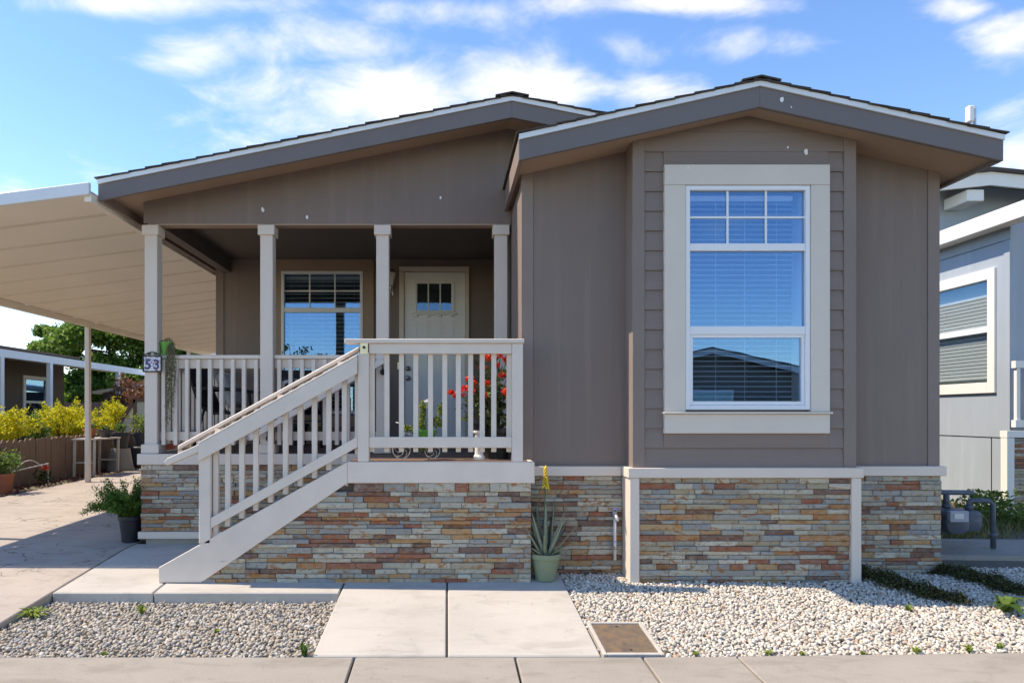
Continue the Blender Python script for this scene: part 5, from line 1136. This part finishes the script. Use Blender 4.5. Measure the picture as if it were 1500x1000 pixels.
for (px, py, s, lab) in ((1128, 958, .045, 'largest green sprig in the white pebbles along the gutter, nearest the utility cover but one'), (1178, 958, .03, 'small green sprig by the gutter between two larger sprigs in white pebbles'),
        (1345, 955, .05, 'leafy green sprig at the gutter edge in front of the bay corner post'), (1420, 950, .05, 'leafy green sprig at the gutter edge in front of the trailing ground cover'),
        (1465, 945, .04, 'green sprig at the gutter edge in front of the broad leaved weed'), (1270, 958, .025, 'tiny green sprig at the gutter edge below the middle of the bay'),
        (1018, 955, .03, 'tiny green sprig in white pebbles right next to the utility cover'), (1330, 890, .05, 'yellowish green sprig amid the white pebbles just off the ground cover'),
        (318, 918, .03, 'tiny green sprig in the middle of the mixed pebble bed'), (150, 958, .03, 'tiny green sprig where the mixed pebbles meet the gutter')):
    x, y = gp(px, py); zf_ = zr if x > 0 else zl
    weed(lab, x, max(y, 3.86 if x < 0 else curbY(x) + .03), zf_(x, y) + .015, s, 26, GL_, .012, .6, 'weed', 'sprigs between the pebbles', 'weed_sprig')
def creeper(label, pts, w, n):
    t = thing('groundcover', label, 'ground cover', (pts[0][0], pts[0][1], zr(*pts[0]))); t['kind'] = 'stuff'; P = []
    for i in range(n):
        u = random.random() * (len(pts) - 1); k = int(u); f_ = u - k; a, b = pts[k], pts[min(k + 1, len(pts) - 1)]; ww = w * (.45 + .55 * math.sin(math.pi * min(1, .12 + .85 * u / (len(pts) - 1))))
        q = random.gauss(0, .42); x = a[0] + (b[0] - a[0]) * f_ + q * ww + .05 * math.sin(u * 7); y = a[1] + (b[1] - a[1]) * f_ + random.gauss(0, .35) * ww
        if y > YW - .06 and x < 3.86: y = YW - .06
        P.append((x, y, zr(x, y) + .03 + max(0, random.gauss(.035, .022)) * max(.2, 1 - abs(q))))
    P = np.array(P); Vv, Ff = leafcloud(P - np.array(wloc(t)), rng.uniform(.015, .032, n), rng.uniform(.008, .014, n)); npmesh('leaves', Vv, Ff, G_MAT, t)
creeper('dull brownish creeping ground cover trailing from the bay corner across the gravel', [gp(1240, 836), gp(1290, 848), gp(1345, 866), gp(1400, 882)], .13, 5200)
creeper('dull brownish creeping ground cover trailing from the house corner past the meter pad', [gp(1350, 829), gp(1400, 840), gp(1450, 853), gp(1500, 872)], .12, 5200)
n = 16000; P = np.stack([rng.uniform(4.0, 7.5, n), rng.uniform(6.1, 9.5, n), np.zeros(n)], 1); P = P[(P[:, 0] < 6.4) | (P[:, 1] < 7.5)]; P = P[(P[:, 0] > 5.8) | (P[:, 1] > 6.36)]
patch = np.sin(P[:, 0] * 3.1) + np.sin(P[:, 1] * 2.7 + 1) + rng.normal(size=len(P)) * .8; P = P[patch > -.4]; P[:, 2] = [gz_(b) - .01 for b in P[:, 1]]
V = []; k = len(P); a = rng.uniform(0, 6.28, k); d3 = np.stack([np.cos(a), np.sin(a), np.zeros(k)], 1); s3 = np.stack([-np.sin(a), np.cos(a), np.zeros(k)], 1); h = rng.uniform(.03, .10, k)[:, None]
Vv = np.stack([P - s3 * .006, P + s3 * .006, P + d3 * h * .5 + s3 * .003 + np.array((0, 0, 1)) * h, P + d3 * h * .5 - s3 * .003 + np.array((0, 0, 1)) * h], 1).reshape(-1, 3)
gr_ = npmesh('grass', Vv, np.arange(4 * k).reshape(k, 4), leafmat('dry_grass', [(0, (.10, .12, .03)), (.5, (.17, .18, .05)), (1, (.28, .24, .10))], .3), None, False, 'stuff'); tag(gr_, 'patchy dry grass strip between the two houses', 'grass')
for (px, Y, h, lab) in ((1448, 7.3, .32, 'tallest leafy weed behind the gas meter outlet pipe'), (1465, 7.45, .30, 'leafy weed by the seam of the blue wall'), (1492, 7.1, .22, 'short leafy weed before the neighbouring stone skirt'), (1425, 7.6, .3, 'leafy weed at the blue wall behind the gas meter bodies')):
    x = (px - 655) * Y / 1000; planted_ = thing('tall_weed', lab, 'weed', (x, Y, gz_(Y) - .02), 'tall weeds by the blue wall')
    P = np.stack([rng.normal(x, .09, 160), rng.normal(Y, .07, 160), gz_(Y) + rng.random(160) ** .8 * h], 1); Vv, Ff = leafcloud(P - np.array(wloc(planted_)), .06, .028); npmesh('leaves', Vv, Ff, G_MID, planted_)

# ------------------------------------------------------------------ house across the street (mirrored in the window)
oh = thing('house', 'tan gabled house across the street mirrored in the front window', 'house', (10, -16, -.2))
B(6.2, 13.8, -24, -16, -.15, 2.7).build('wall', mat('tan_siding', (.24, .19, .15), .8, .06, 3), oh)
ro = lambda x: 3.75 - .23 * abs(x - 10)
MB().prism_y([(6.3, 2.701), (13.7, 2.701), (10, ro(10) - .1)], -16.1, -16.0).build('gable_wall', MATS['tan_siding'], oh)
for a, b in ((5.8, 10), (10, 14.2)):
    MB().prism_y([(a, ro(a) - .2), (b, ro(b) - .2), (b, ro(b)), (a, ro(a))], -15.5, -15.45).build('fascia', M_nw, oh); MB().prism_y([(a, ro(a) + .002), (b, ro(b) + .002), (b, ro(b) + .05), (a, ro(a) + .05)], -24.5, -15.4).build('roof', M_shingle, oh)
ow = B(9, 11, -15.98, -15.93, .9, 2.2).build('window', M_nw, oh); B(9.1, 10.9, -15.929, -15.92, 1.0, 2.1).build('pane', M_glassd, ow)
MB().prism_y([(7.5, 1.2), (12.5, 1.5), (12.5, 1.68), (7.5, 1.38)], -14.4, -14.3).build('porch_fascia', M_nw, oh)
for x in (7.6, 12.4): B(x - .06, x + .06, -14.4, -14.28, -.2, 1.25).build('porch_post', M_nw, oh)
print('stones', n1_, n2_, n3_, n4_, n5_, 'objects', len(bpy.data.objects))
